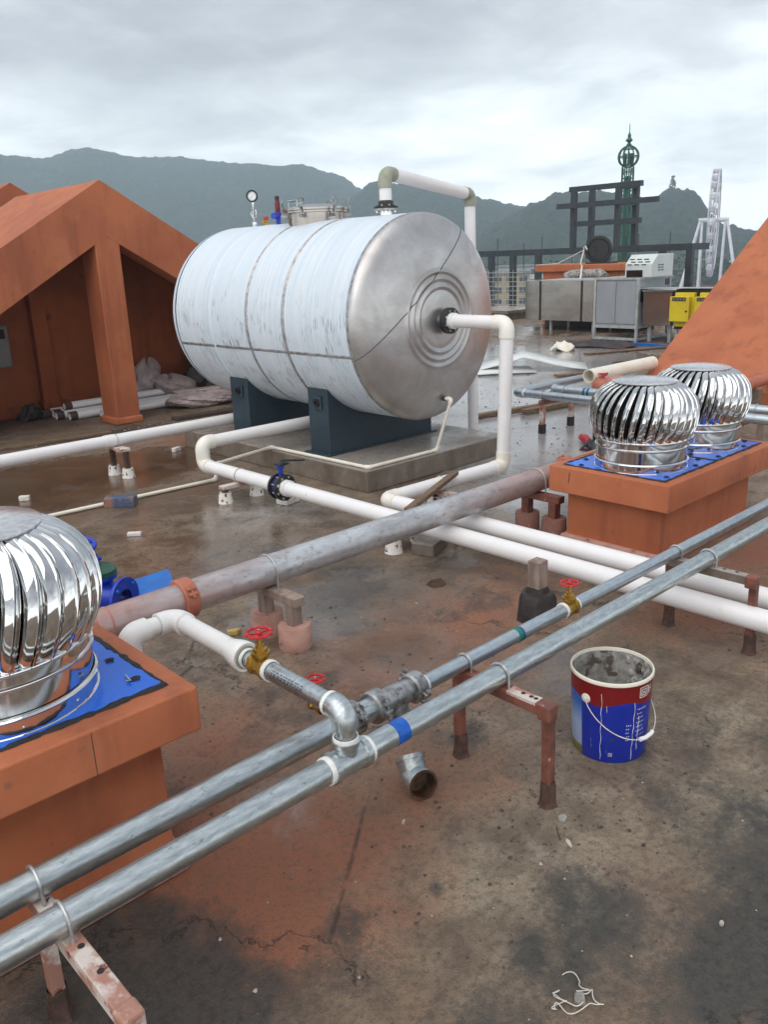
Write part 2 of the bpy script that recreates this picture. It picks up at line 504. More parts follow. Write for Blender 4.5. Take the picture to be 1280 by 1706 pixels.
scr = t.math('MULTIPLY', low_, t.math('MULTIPLY', t.ramp(w3, (0.57, 0.0), (0.62, 1.0)), t.ramp(wl_, (0.48, 0.0), (0.56, 1.0))))
c = t.mix(scr, c, (0.10, 0.10, 0.12))
t.set(base=c, rough=t.math('ADD', 0.30, t.math('MULTIPLY', w2, 0.2)), spec=0.5)
t.bump(w1, 0.8, 0.010)
simple('bare_band', (0.46, 0.465, 0.475), 0.38, 0.6, (0.27, 0.27, 0.28), 22, speck=(40, 0.63, (0.16, 0.15, 0.15)))
simple('dark_seam', (0.10, 0.085, 0.08), 0.5, 0.4, None, 30)
# ventilator base sheet
t = simple('blue_sheet', (0.008, 0.150, 0.76), 0.24, 0.0, (0.006, 0.120, 0.64), 3, dr=0.16, speck=(55, 0.71, (0.02, 0.03, 0.08)))
simple('sealant', (0.010, 0.010, 0.014), 0.6, 0, None, 30, bump=0.7, bscale=60)
# concrete pad
t = NT('pad_concrete')
f = t.noise(2.4, 7, 0.6); g = t.noise(24, 6, 0.7); sx = t.n.new('ShaderNodeSeparateXYZ'); t.l.new(t.geo.outputs['Position'], sx.inputs[0])
c = t.mix(t.ramp(f, (0.38, 0.0), (0.64, 1.0)), (0.36, 0.325, 0.29), (0.25, 0.22, 0.19))
c = t.mix(t.ramp(g, (0.45, 0.0), (0.7, 0.5)), c, (0.14, 0.115, 0.095))
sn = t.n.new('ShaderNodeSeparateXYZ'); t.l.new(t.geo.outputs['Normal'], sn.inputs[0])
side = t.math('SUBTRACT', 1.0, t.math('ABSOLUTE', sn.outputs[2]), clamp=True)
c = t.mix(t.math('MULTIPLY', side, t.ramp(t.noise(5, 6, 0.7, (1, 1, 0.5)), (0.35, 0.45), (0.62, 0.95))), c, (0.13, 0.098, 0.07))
t.set(base=c, rough=t.ramp(f, (0.40, 0.22), (0.62, 0.7)))
t.bump(g, 0.35, 0.006)
# far equipment
simple('cabinet_steel', (0.36, 0.39, 0.42), 0.45, 0.25, (0.31, 0.34, 0.37), 2, stretch=(1, 1, 0.3))
simple('cabinet_frame', (0.50, 0.53, 0.53), 0.45, 0.3, None, 6)
simple('duct_steel', (0.46, 0.43, 0.40), 0.22, 1.0, (0.36, 0.33, 0.30), 1.4, stretch=(1, 1, 2), bump=0.15, bscale=3)
simple('duct_steel_bright', (0.52, 0.53, 0.54), 0.3, 0.9, (0.40, 0.41, 0.42), 3)
simple('black_gloss', (0.008, 0.008, 0.009), 0.25, 0, None, 8)
simple('yellow_enamel', (0.72, 0.58, 0.02), 0.4, 0, (0.65, 0.50, 0.02), 3)
simple('hood_paint', (0.62, 0.68, 0.66), 0.4, 0, (0.56, 0.62, 0.60), 3)
simple('frame_steel', (0.028, 0.038, 0.046), 0.45, 0.2, (0.042, 0.052, 0.06), 3)
simple('rebar', (0.06, 0.055, 0.055), 0.7, 0.3, None, 8)
simple('white_strap', (0.78, 0.74, 0.66), 0.6, 0, None, 12)
simple('green_steel', (0.022, 0.115, 0.075), 0.5, 0.1, (0.018, 0.09, 0.06), 0.6)
simple('wheel_white', (0.72, 0.72, 0.76), 0.5, 0.0, (0.62, 0.60, 0.66), 0.5)
simple('wheel_pink', (0.56, 0.53, 0.58), 0.5, 0.0, (0.48, 0.45, 0.50), 0.5)
simple('wood', (0.21, 0.135, 0.08), 0.75, 0, (0.12, 0.075, 0.05), 6, stretch=(1, 6, 6), bump=0.3)
simple('dark_wood', (0.085, 0.055, 0.042), 0.7, 0, (0.05, 0.035, 0.03), 5, stretch=(3, 3, 6), bump=0.3)
simple('white_sheet', (0.74, 0.77, 0.75), 0.42, 0, (0.66, 0.69, 0.67), 2)
simple('dirty_plastic', (0.46, 0.38, 0.37), 0.45, 0, (0.32, 0.25, 0.24), 6, bump=0.5, bscale=14)
simple('dark_tarp', (0.03, 0.022, 0.022), 0.5, 0, (0.06, 0.04, 0.04), 3, bump=0.5, bscale=8)
simple('brick_chip', (0.74, 0.70, 0.66), 0.7, 0, (0.6, 0.55, 0.5), 20)
simple('yellow_chip', (0.60, 0.44, 0.16), 0.75, 0, (0.5, 0.34, 0.1), 20)
simple('painted_brick', (0.05, 0.09, 0.16), 0.7, 0, (0.28, 0.14, 0.10), 7, 0.45, 0.6)
simple('pebble', (0.10, 0.075, 0.062), 0.8, 0, (0.05, 0.036, 0.03), 30)
simple('pale_pebble', (0.50, 0.46, 0.40), 0.8, 0, (0.36, 0.30, 0.25), 30)
simple('meter_grey', (0.24, 0.25, 0.24), 0.5, 0, None, 5)
simple('red_plastic', (0.55, 0.03, 0.05), 0.4, 0, None, 12)
simple('bore_rust', (0.13, 0.058, 0.028), 0.6, 0.3, (0.035, 0.022, 0.016), 24)
simple('mortar', (0.36, 0.35, 0.33), 0.75, 0, (0.20, 0.185, 0.165), 22, bump=0.6, bscale=40, speck=(12, 0.56, (0.10, 0.08, 0.065)))
simple('blue_tape', (0.005, 0.11, 0.52), 0.35, 0, None, 30)
simple('green_tape', (0.005, 0.20, 0.14), 0.35, 0, None, 30)
simple('teal_tape', (0.012, 0.13, 0.24), 0.35, 0, None, 30)
simple('wall_yellow', (0.40, 0.30, 0.17), 0.8, 0, (0.34, 0.25, 0.14), 0.2)
simple('wall_white', (0.62, 0.62, 0.62), 0.8, 0, (0.52, 0.52, 0.52), 0.2)
simple('wall_orange', (0.50, 0.22, 0.10), 0.8, 0, (0.40, 0.17, 0.08), 0.2)
simple('far_glass', (0.05, 0.06, 0.07), 0.2, 0, None, 1)
simple('far_roof', (0.20, 0.20, 0.21), 0.8, 0, None, 0.3)
simple('ground_mat', (0.07, 0.085, 0.06), 0.9, 0, (0.12, 0.115, 0.10), 0.02)
simple('leaves', (0.045, 0.075, 0.035), 0.7, 0, (0.025, 0.048, 0.022), 0.35, lo=0.35, hi=0.65)
simple('green_net', (0.03, 0.16, 0.10), 0.7, 0, (0.02, 0.11, 0.07), 0.5)
simple('plaster_rock', (0.35, 0.30, 0.26), 0.8, 0, (0.2, 0.15, 0.12), 20)
# wooded hills
t = NT('forest')
f = t.noise(0.020, 6, 0.65); g = t.noise(0.16, 4, 0.75); h = t.noise(0.006, 3, 0.5)
c = t.mix(t.ramp(g, (0.36, 0.0), (0.62, 1.0)), (0.010, 0.020, 0.014), (0.050, 0.066, 0.042))
c = t.mix(t.ramp(f, (0.40, 0.0), (0.62, 0.8)), c, (0.022, 0.036, 0.026))
c = t.mix(t.ramp(h, (0.52, 0.0), (0.66, 0.5)), c, (0.060, 0.066, 0.048))
t.set(base=c, rough=0.9, spec=0.1)
t.bump(g, 0.9, 6.0)
# glass and dial
t = NT('dial_face'); t.set(base=(0.85, 0.86, 0.86), rough=0.4)

# roof floor: stained damp concrete; attribute "mask": R orange dust, G soot / moss, B water film
t = NT('roof_concrete')
at = t.n.new('ShaderNodeAttribute'); at.attribute_name = 'mask'
sp = t.n.new('ShaderNodeSeparateColor'); t.l.new(at.outputs['Color'], sp.inputs[0])
n_big = t.noise(0.9, 4, 0.6, dist=0.4); n_mid = t.noise(4.5, 5, 0.70, dist=0.3); n_fine = t.noise(38, 4, 0.78); n_grit = t.noise(170, 2, 0.7); n_b = t.noise(2.1, 4, 0.7, off=(5, 3, 0), dist=0.5)
n_d = t.noise(11, 4, 0.78, off=(1, 8, 0))
base = t.mix(t.ramp(n_big, (0.34, 0.0), (0.66, 1.0)), (0.190, 0.126, 0.080), (0.335, 0.262, 0.192))
tn = t.n.new('ShaderNodeAttribute'); tn.attribute_name = 'tone'
ts = t.n.new('ShaderNodeSeparateColor'); t.l.new(tn.outputs['Color'], ts.inputs[0])
jit = t.math('MULTIPLY', t.math('SUBTRACT', n_mid, 0.5), 0.8)
base = t.mix(t.ramp(t.math('ADD', ts.outputs[0], jit), (0.2, 0.0), (0.8, 0.85)), base, (0.155, 0.085, 0.038))
base = t.mix(t.ramp(t.math('ADD', ts.outputs[1], jit), (0.2, 0.0), (0.8, 0.8)), base, (0.325, 0.272, 0.192))
base = t.mix(t.ramp(t.math('ADD', ts.outputs[2], jit), (0.2, 0.0), (0.8, 0.8)), base, (0.52, 0.51, 0.50))
base = t.mix(t.ramp(n_mid, (0.36, 0.75), (0.60, 0.0)), base, (0.110, 0.074, 0.052))
base = t.mix(t.ramp(n_b, (0.56, 0.0), (0.74, 0.55)), base, (0.36, 0.31, 0.26))
# orange dust
od = t.ramp(t.math('ADD', t.math('ADD', sp.outputs[0], t.math('MULTIPLY', t.math('SUBTRACT', n_d, 0.5), 0.7)), t.math('MULTIPLY', t.math('SUBTRACT', n_mid, 0.5), 1.2)), (0.22, 0.0), (0.95, 1.0))
odc = t.mix(t.ramp(n_fine, (0.35, 0.0), (0.65, 1.0)), (0.27, 0.082, 0.036), (0.35, 0.130, 0.065))
base = t.mix(t.math('MULTIPLY', od, 0.82), base, odc)
# brown silt from attribute alpha-like channel is carried by soot noise
so_in = t.math('ADD', sp.outputs[1], t.math('MULTIPLY', t.math('SUBTRACT', n_d, 0.5), 1.5))
so_in = t.math('ADD', so_in, t.math('MULTIPLY', t.math('SUBTRACT', n_mid, 0.5), 1.2))
so_in = t.math('ADD', so_in, t.math('MULTIPLY', t.math('SUBTRACT', n_fine, 0.5), 0.9))
so = t.ramp(so_in, (0.28, 0.0), (0.50, 0.4), (0.92, 1.0))
soc = t.mix(t.ramp(n_fine, (0.36, 0.0), (0.66, 1.0)), (0.020, 0.022, 0.022), (0.078, 0.080, 0.072))
base = t.mix(t.math('MULTIPLY', so, 0.93), base, soc)
# grit
base = t.mix(t.math('MULTIPLY', t.ramp(n_fine, (0.46, 0.0), (0.64, 1.0)), 0.56), base, (0.070, 0.050, 0.038))
base = t.mix(t.ramp(n_grit, (0.58, 0.0), (0.68, 0.65)), base, (0.05, 0.038, 0.03))
base = t.mix(t.ramp(n_grit, (0.27, 0.4), (0.34, 0.0)), base, (0.36, 0.31, 0.27))
# water: dark and smooth
wet = t.ramp(t.math('ADD', sp.outputs[2], t.math('MULTIPLY', t.math('SUBTRACT', n_b, 0.5), 1.0)), (0.36, 0.0), (0.50, 0.85), (0.66, 1.0))
base = t.mix(t.math('MULTIPLY', wet, 0.26), base, (0.05, 0.036, 0.026))
base = t.mix(t.ramp(t.math('ADD', ts.outputs[2], t.math('MULTIPLY', t.math('SUBTRACT', n_d, 0.5), 0.9)), (0.35, 0.0), (0.85, 0.72)), base, (0.40, 0.39, 0.38))
ro = t.math('SUBTRACT', t.math('ADD', 0.48, t.math('MULTIPLY', n_mid, 0.4)), t.math('MULTIPLY', wet, 0.53))
t.set(base=base, rough=t.math('MAXIMUM', ro, 0.075), spec=t.math('ADD', 0.45, t.math('MULTIPLY', wet, 0.55)))
vo = t.n.new('ShaderNodeTexVoronoi'); vo.feature = 'DISTANCE_TO_EDGE'; vo.inputs['Scale'].default_value = 0.75
vm = t.n.new('ShaderNodeVectorMath'); vm.operation = 'MULTIPLY_ADD'
t.l.new(n_mid, vm.inputs[0]); vm.inputs[1].default_value = (0.55, 0.45, 0.0); t.l.new(t.geo.outputs['Position'], vm.inputs[2]); t.l.new(vm.outputs[0], vo.inputs['Vector'])
crk = t.math('MULTIPLY', t.ramp(vo.outputs['Distance'], (0.002, 1.0), (0.006, 0.0)), t.ramp(n_b, (0.48, 0.0), (0.56, 0.8)))
cb_ = t.mix(crk, base, (0.035, 0.026, 0.020)); t.set(base=cb_)
hb = t.math('SUBTRACT', t.math('ADD', t.math('MULTIPLY', n_fine, 0.6), t.math('MULTIPLY', n_grit, 0.4)), t.math('MULTIPLY', crk, 0.5))
hb = t.math('MULTIPLY', hb, t.math('SUBTRACT', 1.0, t.math('MULTIPLY', wet, 0.93)))
t.bump(hb, 0.9, 0.014)

# paint bucket print (uv: u = angle 0..1, v = height 0..1)
t = NT('bucket_print')
su = t.n.new('ShaderNodeSeparateXYZ'); t.l.new(t.tc.outputs['UV'], su.inputs[0])
u_, v_ = su.outputs[0], su.outputs[1]
wave = t.math('MULTIPLY', t.math('SINE', t.math('ADD', t.math('MULTIPLY', u_, 25.1), 0.9)), 0.05)
red = t.math('GREATER_THAN', t.math('ADD', v_, t.math('MULTIPLY', wave, 0.6)), 0.725)
gx = t.math('MULTIPLY', t.math('GREATER_THAN', u_, 0.333), t.math('LESS_THAN', u_, 0.463))
pan = t.ramp(v_, (0.10, (0.16, 0.17, 0.03)), (0.14, (0.34, 0.42, 0.62)), (0.40, (0.30, 0.42, 0.66)), (0.66, (0.02, 0.13, 0.48)))
f = t.noise(9, 4, 0.6)
c = t.mix(f, (0.006, 0.022, 0.30), (0.010, 0.030, 0.38))
c = t.mix(gx, c, pan)
c = t.mix(red, c, t.mix(f, (0.16, 0.005, 0.006), (0.21, 0.008, 0.009)))
drip = t.noise(1.0, 3, 0.5, (62, 2.6, 1), t.tc.outputs['UV'])
c = t.mix(t.math('MULTIPLY', t.ramp(drip, (0.715, 0.0), (0.735, 1.0)), 0.85), c, (0.7, 0.66, 0.6))
t.set(base=c, rough=0.32, spec=0.5)
t.bump(t.noise(5, 3, 0.5), 0.12, 0.02)


# ------------------------------------------------------------------ roof floor
def lattice_noise(x, y, seed, scale):
    g = np.random.default_rng(seed).random((64, 64))
    xs, ys = x * scale, y * scale
    xi, yi = np.floor(xs).astype(int), np.floor(ys).astype(int)
    fx, fy = xs - xi, ys - yi
    fx, fy = fx * fx * (3 - 2 * fx), fy * fy * (3 - 2 * fy)
    a, b = g[xi % 64, yi % 64], g[(xi + 1) % 64, yi % 64]
    c, d = g[xi % 64, (yi + 1) % 64], g[(xi + 1) % 64, (yi + 1) % 64]
    return (a * (1 - fx) + b * fx) * (1 - fy) + (c * (1 - fx) + d * fx) * fy


def fbm(x, y, seed, scale, octv=4):
    t, a, n = 0, 0.5, 0
    for i in range(octv):
        t = t + a * lattice_noise(x + 31.7 * i, y + 17.3 * i, seed + i, scale * 2 ** i); n += a; a *= 0.5
    return t / n


def blob(x, y, cx, cy, rx, ry, rot=0.0):
    c, s = math.cos(R(rot)), math.sin(R(rot))
    dx, dy = x - cx, y - cy
    u, v = (dx * c + dy * s) / rx, (-dx * s + dy * c) / ry
    return np.clip(1.0 - (u * u + v * v) ** 0.5, 0, 1)


def floor_masks(x, y):
    wx = x + 0.35 * (fbm(x, y, 91, 1.6) - 0.5); wy = y + 0.35 * (fbm(x, y, 77, 1.6) - 0.5)
    B = lambda *a: blob(wx, wy, *a)
    dust = np.zeros_like(x)
    for b, k in (((1.10, 2.15, 0.60, 0.75), 1.8), ((1.10, 1.76, 0.50, 0.38), 1.5), ((1.55, 2.7, 0.9, 0.8), 0.9), ((3.2, 2.75, 1.3, 0.75, 15), 0.9),
                 ((2.3, 2.75, 1.0, 0.6, 30), 0.7), ((4.3, 1.9, 1.3, 0.6), 1.0), ((4.6, 3.3, 0.8, 0.5), 0.8), ((5.2, 2.0, 1.4, 0.6), 1.1), ((4.7, 8.3, 0.9, 0.7), 0.8),
                 ((1.9, 1.95, 0.8, 0.6), 0.75), ((1.45, 1.95, 0.75, 0.6), 1.15), ((1.25, 1.62, 0.5, 0.35), 0.95), ((2.6, 2.3, 0.9, 0.5, 20), 0.6)):
        dust = np.maximum(dust, k * B(*b))
    soot = np.zeros_like(x)
    for b, k in (((0.70, 1.93, 0.48, 0.40, -35), 2.3), ((0.50, 1.72, 0.5, 0.3), 2.0), ((0.86, 1.60, 0.28, 0.17, 20), 2.4), ((0.62, 1.45, 0.4, 0.25), 1.5), ((1.50, 1.17, 0.17, 0.10, 40), 1.5),
                 ((1.95, 0.70, 0.62, 0.36, 10), 1.6), ((2.35, 0.72, 0.5, 0.40), 1.4), ((2.42, 1.24, 0.34, 0.16, 60), 0.85), ((2.62, 1.48, 0.40, 0.16, 20), 0.7),
                 ((1.52, 1.49, 0.035, 0.03), 1.6), ((1.10, 1.47, 0.25, 0.15), 0.7), ((2.30, 2.02, 0.20, 0.12), 1.0), ((3.0, 3.6, 0.6, 0.4), 0.7), ((3.25, 3.85, 0.4, 0.3), 1.0),
                 ((4.2, 9.3, 1.8, 0.5, -5), 1.0), ((7.3, 5.9, 1.2, 0.9), 0.5), ((12.5, 8.0, 2.0, 2.0), 0.6), ((15.5, 9.5, 3.0, 1.6), 0.9), ((1.2, 1.05, 0.4, 0.25), 0.9)):
        soot = np.maximum(soot, k * B(*b))
    sp = fbm(x, y, 12, 3.2, 5)
    soot = np.maximum(soot, np.clip((sp - 0.62) * 4.0, 0, 0.6))
    front = np.clip(blob(x, y, 2.1, 0.75, 1.5, 0.95, 20) * 2.2, 0, 1)
    st = fbm(x * 0.9 + y * 0.5, y * 1.7 - x * 0.8, 29, 2.3, 5)
    soot = np.maximum(soot, front * np.clip((st - 0.40) * 3.2, 0, 0.85))
    mid = np.clip(blob(x, y, 2.6, 3.0, 1.6, 1.0, 20) * 2.0, 0, 1)
    st2 = fbm(x + 0.3 * y, y * 1.5, 83, 2.8, 5)
    soot = np.maximum(soot, mid * np.clip((st2 - 0.50) * 3.0, 0, 0.6))
    wet = np.full_like(x, 0.04)
    for b, k in (((3.0, 7.5, 2.4, 1.5), 1.3), ((2.9, 5.3, 1.8, 1.5), 1.6), ((3.0, 3.4, 1.3, 0.8), 1.15), ((2.55, 2.75, 0.8, 0.5), 0.8), ((6.8, 4.8, 2.9, 2.2), 2.4),
                 ((9.3, 7.4, 4.6, 3.6), 2.0), ((5.2, 3.6, 1.2, 0.8), 0.9), ((13, 9.5, 5, 4), 1.0), ((18, 12, 5, 4), 0.9), ((3.0, 2.05, 0.6, 0.4), 0.85), ((3.5, 1.6, 0.6, 0.35), 0.7), ((1.6, 2.3, 0.5, 0.4), 0.5), ((5.2, 6.8, 2.5, 2.5), 0.5)):
        wet = np.maximum(wet, k * B(*b))
    wet = wet * (0.55 + 0.9 * fbm(x, y, 40, 1.1, 4))
    return np.clip(dust, 0, 1), np.clip(soot, 0, 1), np.clip(wet, 0, 1)


def sheet_lines(lo, a, b, hi, fine):
    return np.concatenate([np.linspace(lo, a, 8, endpoint=False), np.arange(a, b, fine), np.linspace(b, hi, 24)])


gx = sheet_lines(-9.0, -0.6, 10.0, 24.0, 0.05)
gy = sheet_lines(-9.0, 0.0, 10.0, 22.0, 0.05)
GX, GY = np.meshgrid(gx, gy)
nx, ny = len(gx), len(gy)
me = bpy.data.meshes.new('roof_floor')
ii = np.arange(nx * ny).reshape(ny, nx)
fs = np.stack([ii[:-1, :-1], ii[:-1, 1:], ii[1:, 1:], ii[1:, :-1]], -1).reshape(-1, 4)
me.from_pydata(np.stack([GX.ravel(), GY.ravel(), np.zeros(nx * ny)], 1).tolist(), [], fs.tolist())
d_, s_, w_ = floor_masks(GX.ravel(), GY.ravel())
ca = me.color_attributes.new('mask', 'FLOAT_COLOR', 'POINT')
ca.data.foreach_set('color', np.stack([d_, s_, w_, np.ones_like(d_)], 1).astype(np.float32).ravel())
def tones(x, y):
    wx = x + 0.5 * (fbm(x, y, 55, 1.3) - 0.5); wy = y + 0.5 * (fbm(x, y, 66, 1.3) - 0.5)
    B = lambda *a: blob(wx, wy, *a)
    z = np.zeros_like(x); ochre, tan, grey = z.copy(), z.copy(), z.copy()
    for b, k in (((2.9, 7.6, 2.2, 1.2), 2.2), ((2.3, 6.6, 1.2, 0.7), 1.6), ((3.3, 6.3, 0.7, 0.6), 1.4), ((2.9, 4.9, 0.5, 0.35), 0.9), ((2.75, 2.65, 0.5, 0.25, 30), 0.9), ((3.0, 3.45, 0.5, 0.3), 0.8)):
        ochre = np.maximum(ochre, k * B(*b))
    for b, k in (((1.75, 1.35, 0.7, 0.5), 1.3), ((2.65, 1.05, 0.6, 0.35), 1.3), ((1.3, 1.55, 0.4, 0.3), 1.1), ((3.2, 1.35, 0.6, 0.4), 1.0), ((2.4, 3.9, 0.8, 0.6), 0.6), ((3.0, 5.3, 1.0, 0.7), 0.6)):
        tan = np.maximum(tan, k * B(*b))
    for b, k in (((7.4, 5.3, 2.4, 1.9), 2.2), ((9.8, 7.6, 3.2, 2.6), 1.8), ((5.4, 3.9, 1.0, 0.6), 1.2), ((13, 9.5, 3.5, 2.5), 1.0), ((3.6, 5.2, 0.7, 0.7), 0.6)):
        grey = np.maximum(grey, k * B(*b))
    return np.clip(ochre, 0, 1), np.clip(tan, 0, 1), np.clip(grey, 0, 1)


o_, t__, g_ = tones(GX.ravel(), GY.ravel())
ca = me.color_attributes.new('tone', 'FLOAT_COLOR', 'POINT')
ca.data.foreach_set('color', np.stack([o_, t__, g_, np.ones_like(o_)], 1).astype(np.float32).ravel())
me.materials.append(MAT['roof_concrete'])
roof_floor = bpy.data.objects.new('roof_floor', me)
COL.objects.link(roof_floor)
tag(roof_floor, 'damp stained brown concrete roof with orange dust and dark soot patches', 'roof floor', kind='structure')

# slab of the building under the roof floor, seen only at the far edge
mb = MB(); mb.box(-9, 24, -9, 22, -10, -0.02)
tag(mb.build('building_block', 'terracotta_wall', smooth=0), 'building block that carries the flat roof', 'building', kind='structure')

# ground far below
mb = MB(); mb.box(-600, 600, -35, 1010, -10.6, -10, Matrix.Rotation(-yaw, 4, 'Z'))
tag(mb.build('ground', 'ground_mat', smooth=0), 'town ground far below the roof', 'ground', kind='structure')


# ------------------------------------------------------------------ hills
def hill(name, label, az_el, dist, depth, seed, n_az=560, n_r=100, rough=1.0, extend=1.0):
    """terrain strip whose skyline reaches the given (azimuth deg, elevation deg) pairs at the distance of the crest"""
    az = np.array([a for a, e in az_el]); el = np.array([e for a, e in az_el])
    A = np.linspace(az[0], az[-1], n_az)
    E = np.interp(A, az, el)
    k = np.ones(9) / 9
    E = np.convolve(np.pad(E, 4, 'edge'), k, 'valid')
    crest = np.tan(np.radians(E)) * dist + 1.9 + 10.0
    T = np.linspace(0, 1, n_r)
    vs = np.zeros((n_r, n_az, 3))
    for i, t_ in enumerate(T):
        rr = dist - depth * (1 - t_ / 0.62) if t_ < 0.62 else dist + min(depth, 55) * (t_ - 0.62) / 0.38
        prof = math.sin(min(t_ / 0.62, 1.0) * math.pi / 2) ** 1.25 if t_ < 0.62 else math.cos((t_ - 0.62) / 0.38 * math.pi / 2)
        X, Y = rr * np.sin(np.radians(A)), rr * np.cos(np.radians(A))
        ridge = (fbm(X, Y, seed, 0.010, 4) - 0.5) * 0.55 * crest * rough * (1 - prof ** 6) * (prof > 0.01)
        tree = (fbm(X, Y, seed + 9, 0.16, 3) - 0.5) * 9.0 * rough
        Z = -10.3 + np.maximum(prof, 0) * crest + ridge + tree * (prof > 0.04)
        vs[i] = np.stack([X, Y, Z], 1)
    me = bpy.data.meshes.new(name)
    ii = np.arange(n_r * n_az).reshape(n_r, n_az)
    fs = np.stack([ii[:-1, :-1], ii[:-1, 1:], ii[1:, 1:], ii[1:, :-1]], -1).reshape(-1, 4)
    me.from_pydata(vs.reshape(-1, 3).tolist(), [], fs.tolist())
    me.shade_smooth()
    me.materials.append(MAT['forest'])
    o = bpy.data.objects.new(name, me); COL.objects.link(o)
    return tag(o, label, 'hill', kind='structure')


hill('hill', 'long hazy wooded ridge behind the tank and the left gables',
     [(12, 5.9), (17, 6.3), (20.6, 6.2), (23.0, 5.95), (24.6, 6.45), (25.7, 6.55), (27, 6.3), (28.1, 6.05), (31, 6.1), (33, 5.8), (35.7, 5.55), (37, 5.4), (38.4, 5.42), (39.4, 5.1), (41, 4.7), (42.1, 3.9), (43.5, 3.6), (46, 2.6), (49, 1.6), (53, 0.4)], 950, 420, 3, rough=0.55)
hill('hill', 'middle hazy wooded hill with small peaks behind the white vent pipe',
     [(36, 0.2), (39, 2.0), (41.5, 3.4), (42.6, 4.1), (43.7, 4.38), (44.5, 4.05), (45.2, 4.2), (46, 3.9), (47, 3.75), (48.3, 3.55), (50.5, 2.95), (52, 2.6), (53, 2.5), (54.5, 2.3), (57, 1.5), (61, 0.5)], 700, 300, 21, rough=0.65)
hill('hill', 'darker wooded hill behind the steel sign frame',
     [(48, 0.2), (51, 1.6), (52.6, 2.35), (53.6, 2.8), (54.5, 3.05), (56, 3.05), (57.3, 3.12), (58.4, 2.8), (59.5, 2.6), (60.5, 2.62), (61.2, 2.95), (61.9, 3.12), (62.5, 3.02), (63, 2.75), (63.4, 2.2), (63.8, 1.5), (64.5, 1.0), (65.5, 0.62), (67, 0.4), (70, 0.3), (76, 0.6)], 480, 190, 37, rough=0.8)

# one conifer that stands clear of the skyline
TR = thing('conifer_tree', 'single tall conifer on top of the right-hand hill', 'tree', (480 * math.sin(R(61.55)), 480 * math.cos(R(61.55)), 24.5))
mb = MB(); mb.cyl(TR.location, TR.location + V(0, 0, 9), 0.35, 0.1, 7)
mb.build('trunk', 'dark_wood', TR)
mb = MB(); rr = random.Random(5)
for i in range(130):
    h = rr.uniform(2.0, 10.5); k = 0.25 + (10.8 - h) * 0.30; a = rr.uniform(0, 6.28); q = k * rr.uniform(0.4, 1)
    c = TR.location + V(q * math.cos(a), q * math.sin(a), h - q * 0.2)
    mb.cbox(c, (rr.uniform(0.5, 1.2), rr.uniform(0.5, 1.0), rr.uniform(0.15, 0.4)), a, rr.uniform(-.5, .5))
mb.build('crown', 'leaves', TR, smooth=0)

# ------------------------------------------------------------------ orange gabled roof structures
KS = 0.591


def gable(name, label, rx, y0, y1, peak, half, recess=1.75, front=True, pil=True):
    t_ = thing(name, label, 'roof gable', (rx, y0, 0), 'orange rendered roof gables')
    eave = peak - KS * half
    top = lambda x: peak - KS * abs(x - rx)
    hb = 0.62
    # sloping roof, two slabs meeting at the ridge
    for sgn, nm in ((-1, 'roof_slope'), (1, 'roof_slope')):
        mb = MB()
        a, b = rx, rx + sgn * half
        pr = [(a, peak - 0.003), (b, eave - 0.003), (b, eave - 0.16), (a, peak - 0.18)]
        mb.prism(pr, lambda x, z: (x, y0 + 0.29, z), lambda x, z: (x, y1, z))
        mb.build(nm, 'terracotta', t_, smooth=0)
    # gable beam, a chevron of even depth
    mb = MB()
    for sgn in (-1, 1):
        b = rx + sgn * half
        pr = [(rx, peak), (b, eave), (b, eave - 0.16), (b - sgn * 0.9, top(b - sgn * 0.9) - hb), (rx, peak - hb)]
        mb.prism(pr, lambda x, z: (x, y0, z), lambda x, z: (x, y0 + 0.30, z))
    mb.build('gable_beam', 'terracotta', t_, smooth=0, bevel=0)
    # supports
    mb = MB(); mb.box(rx - 0.155, rx + 0.155, y0 + 0.003, y0 + 0.40, 0, peak - hb + 0.08)
    mb.build('column', 'terracotta', t_, smooth=0, bevel=0.012)
    mb = MB(); mb.box(rx - 0.18, rx + 0.18, y0 - 0.02, y0 + 0.42, 0, 0.09)
    mb.build('column_foot', 'terracotta_worn', t_, smooth=0, bevel=0.02)
    # back wall
    yb = y0 + recess
    mb = MB()
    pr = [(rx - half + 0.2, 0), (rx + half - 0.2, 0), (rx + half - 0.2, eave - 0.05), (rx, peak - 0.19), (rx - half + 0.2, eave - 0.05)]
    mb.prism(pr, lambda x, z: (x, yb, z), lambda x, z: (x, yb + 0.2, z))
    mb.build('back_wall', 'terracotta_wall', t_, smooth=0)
    if pil:
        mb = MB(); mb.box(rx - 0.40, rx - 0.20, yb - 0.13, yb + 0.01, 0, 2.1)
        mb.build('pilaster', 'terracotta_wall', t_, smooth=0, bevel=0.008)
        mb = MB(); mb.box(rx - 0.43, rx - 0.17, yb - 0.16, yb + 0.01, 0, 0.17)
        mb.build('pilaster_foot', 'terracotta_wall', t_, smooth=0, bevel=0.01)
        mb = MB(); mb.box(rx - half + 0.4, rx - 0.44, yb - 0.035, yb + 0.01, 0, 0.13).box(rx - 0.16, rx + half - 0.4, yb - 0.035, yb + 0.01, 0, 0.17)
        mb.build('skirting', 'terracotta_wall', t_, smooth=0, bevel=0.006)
    # low side walls under the eaves
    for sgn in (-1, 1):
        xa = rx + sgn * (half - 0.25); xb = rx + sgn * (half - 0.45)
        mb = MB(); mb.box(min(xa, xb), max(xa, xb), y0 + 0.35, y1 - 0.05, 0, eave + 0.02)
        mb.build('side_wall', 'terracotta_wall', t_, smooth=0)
    return t_


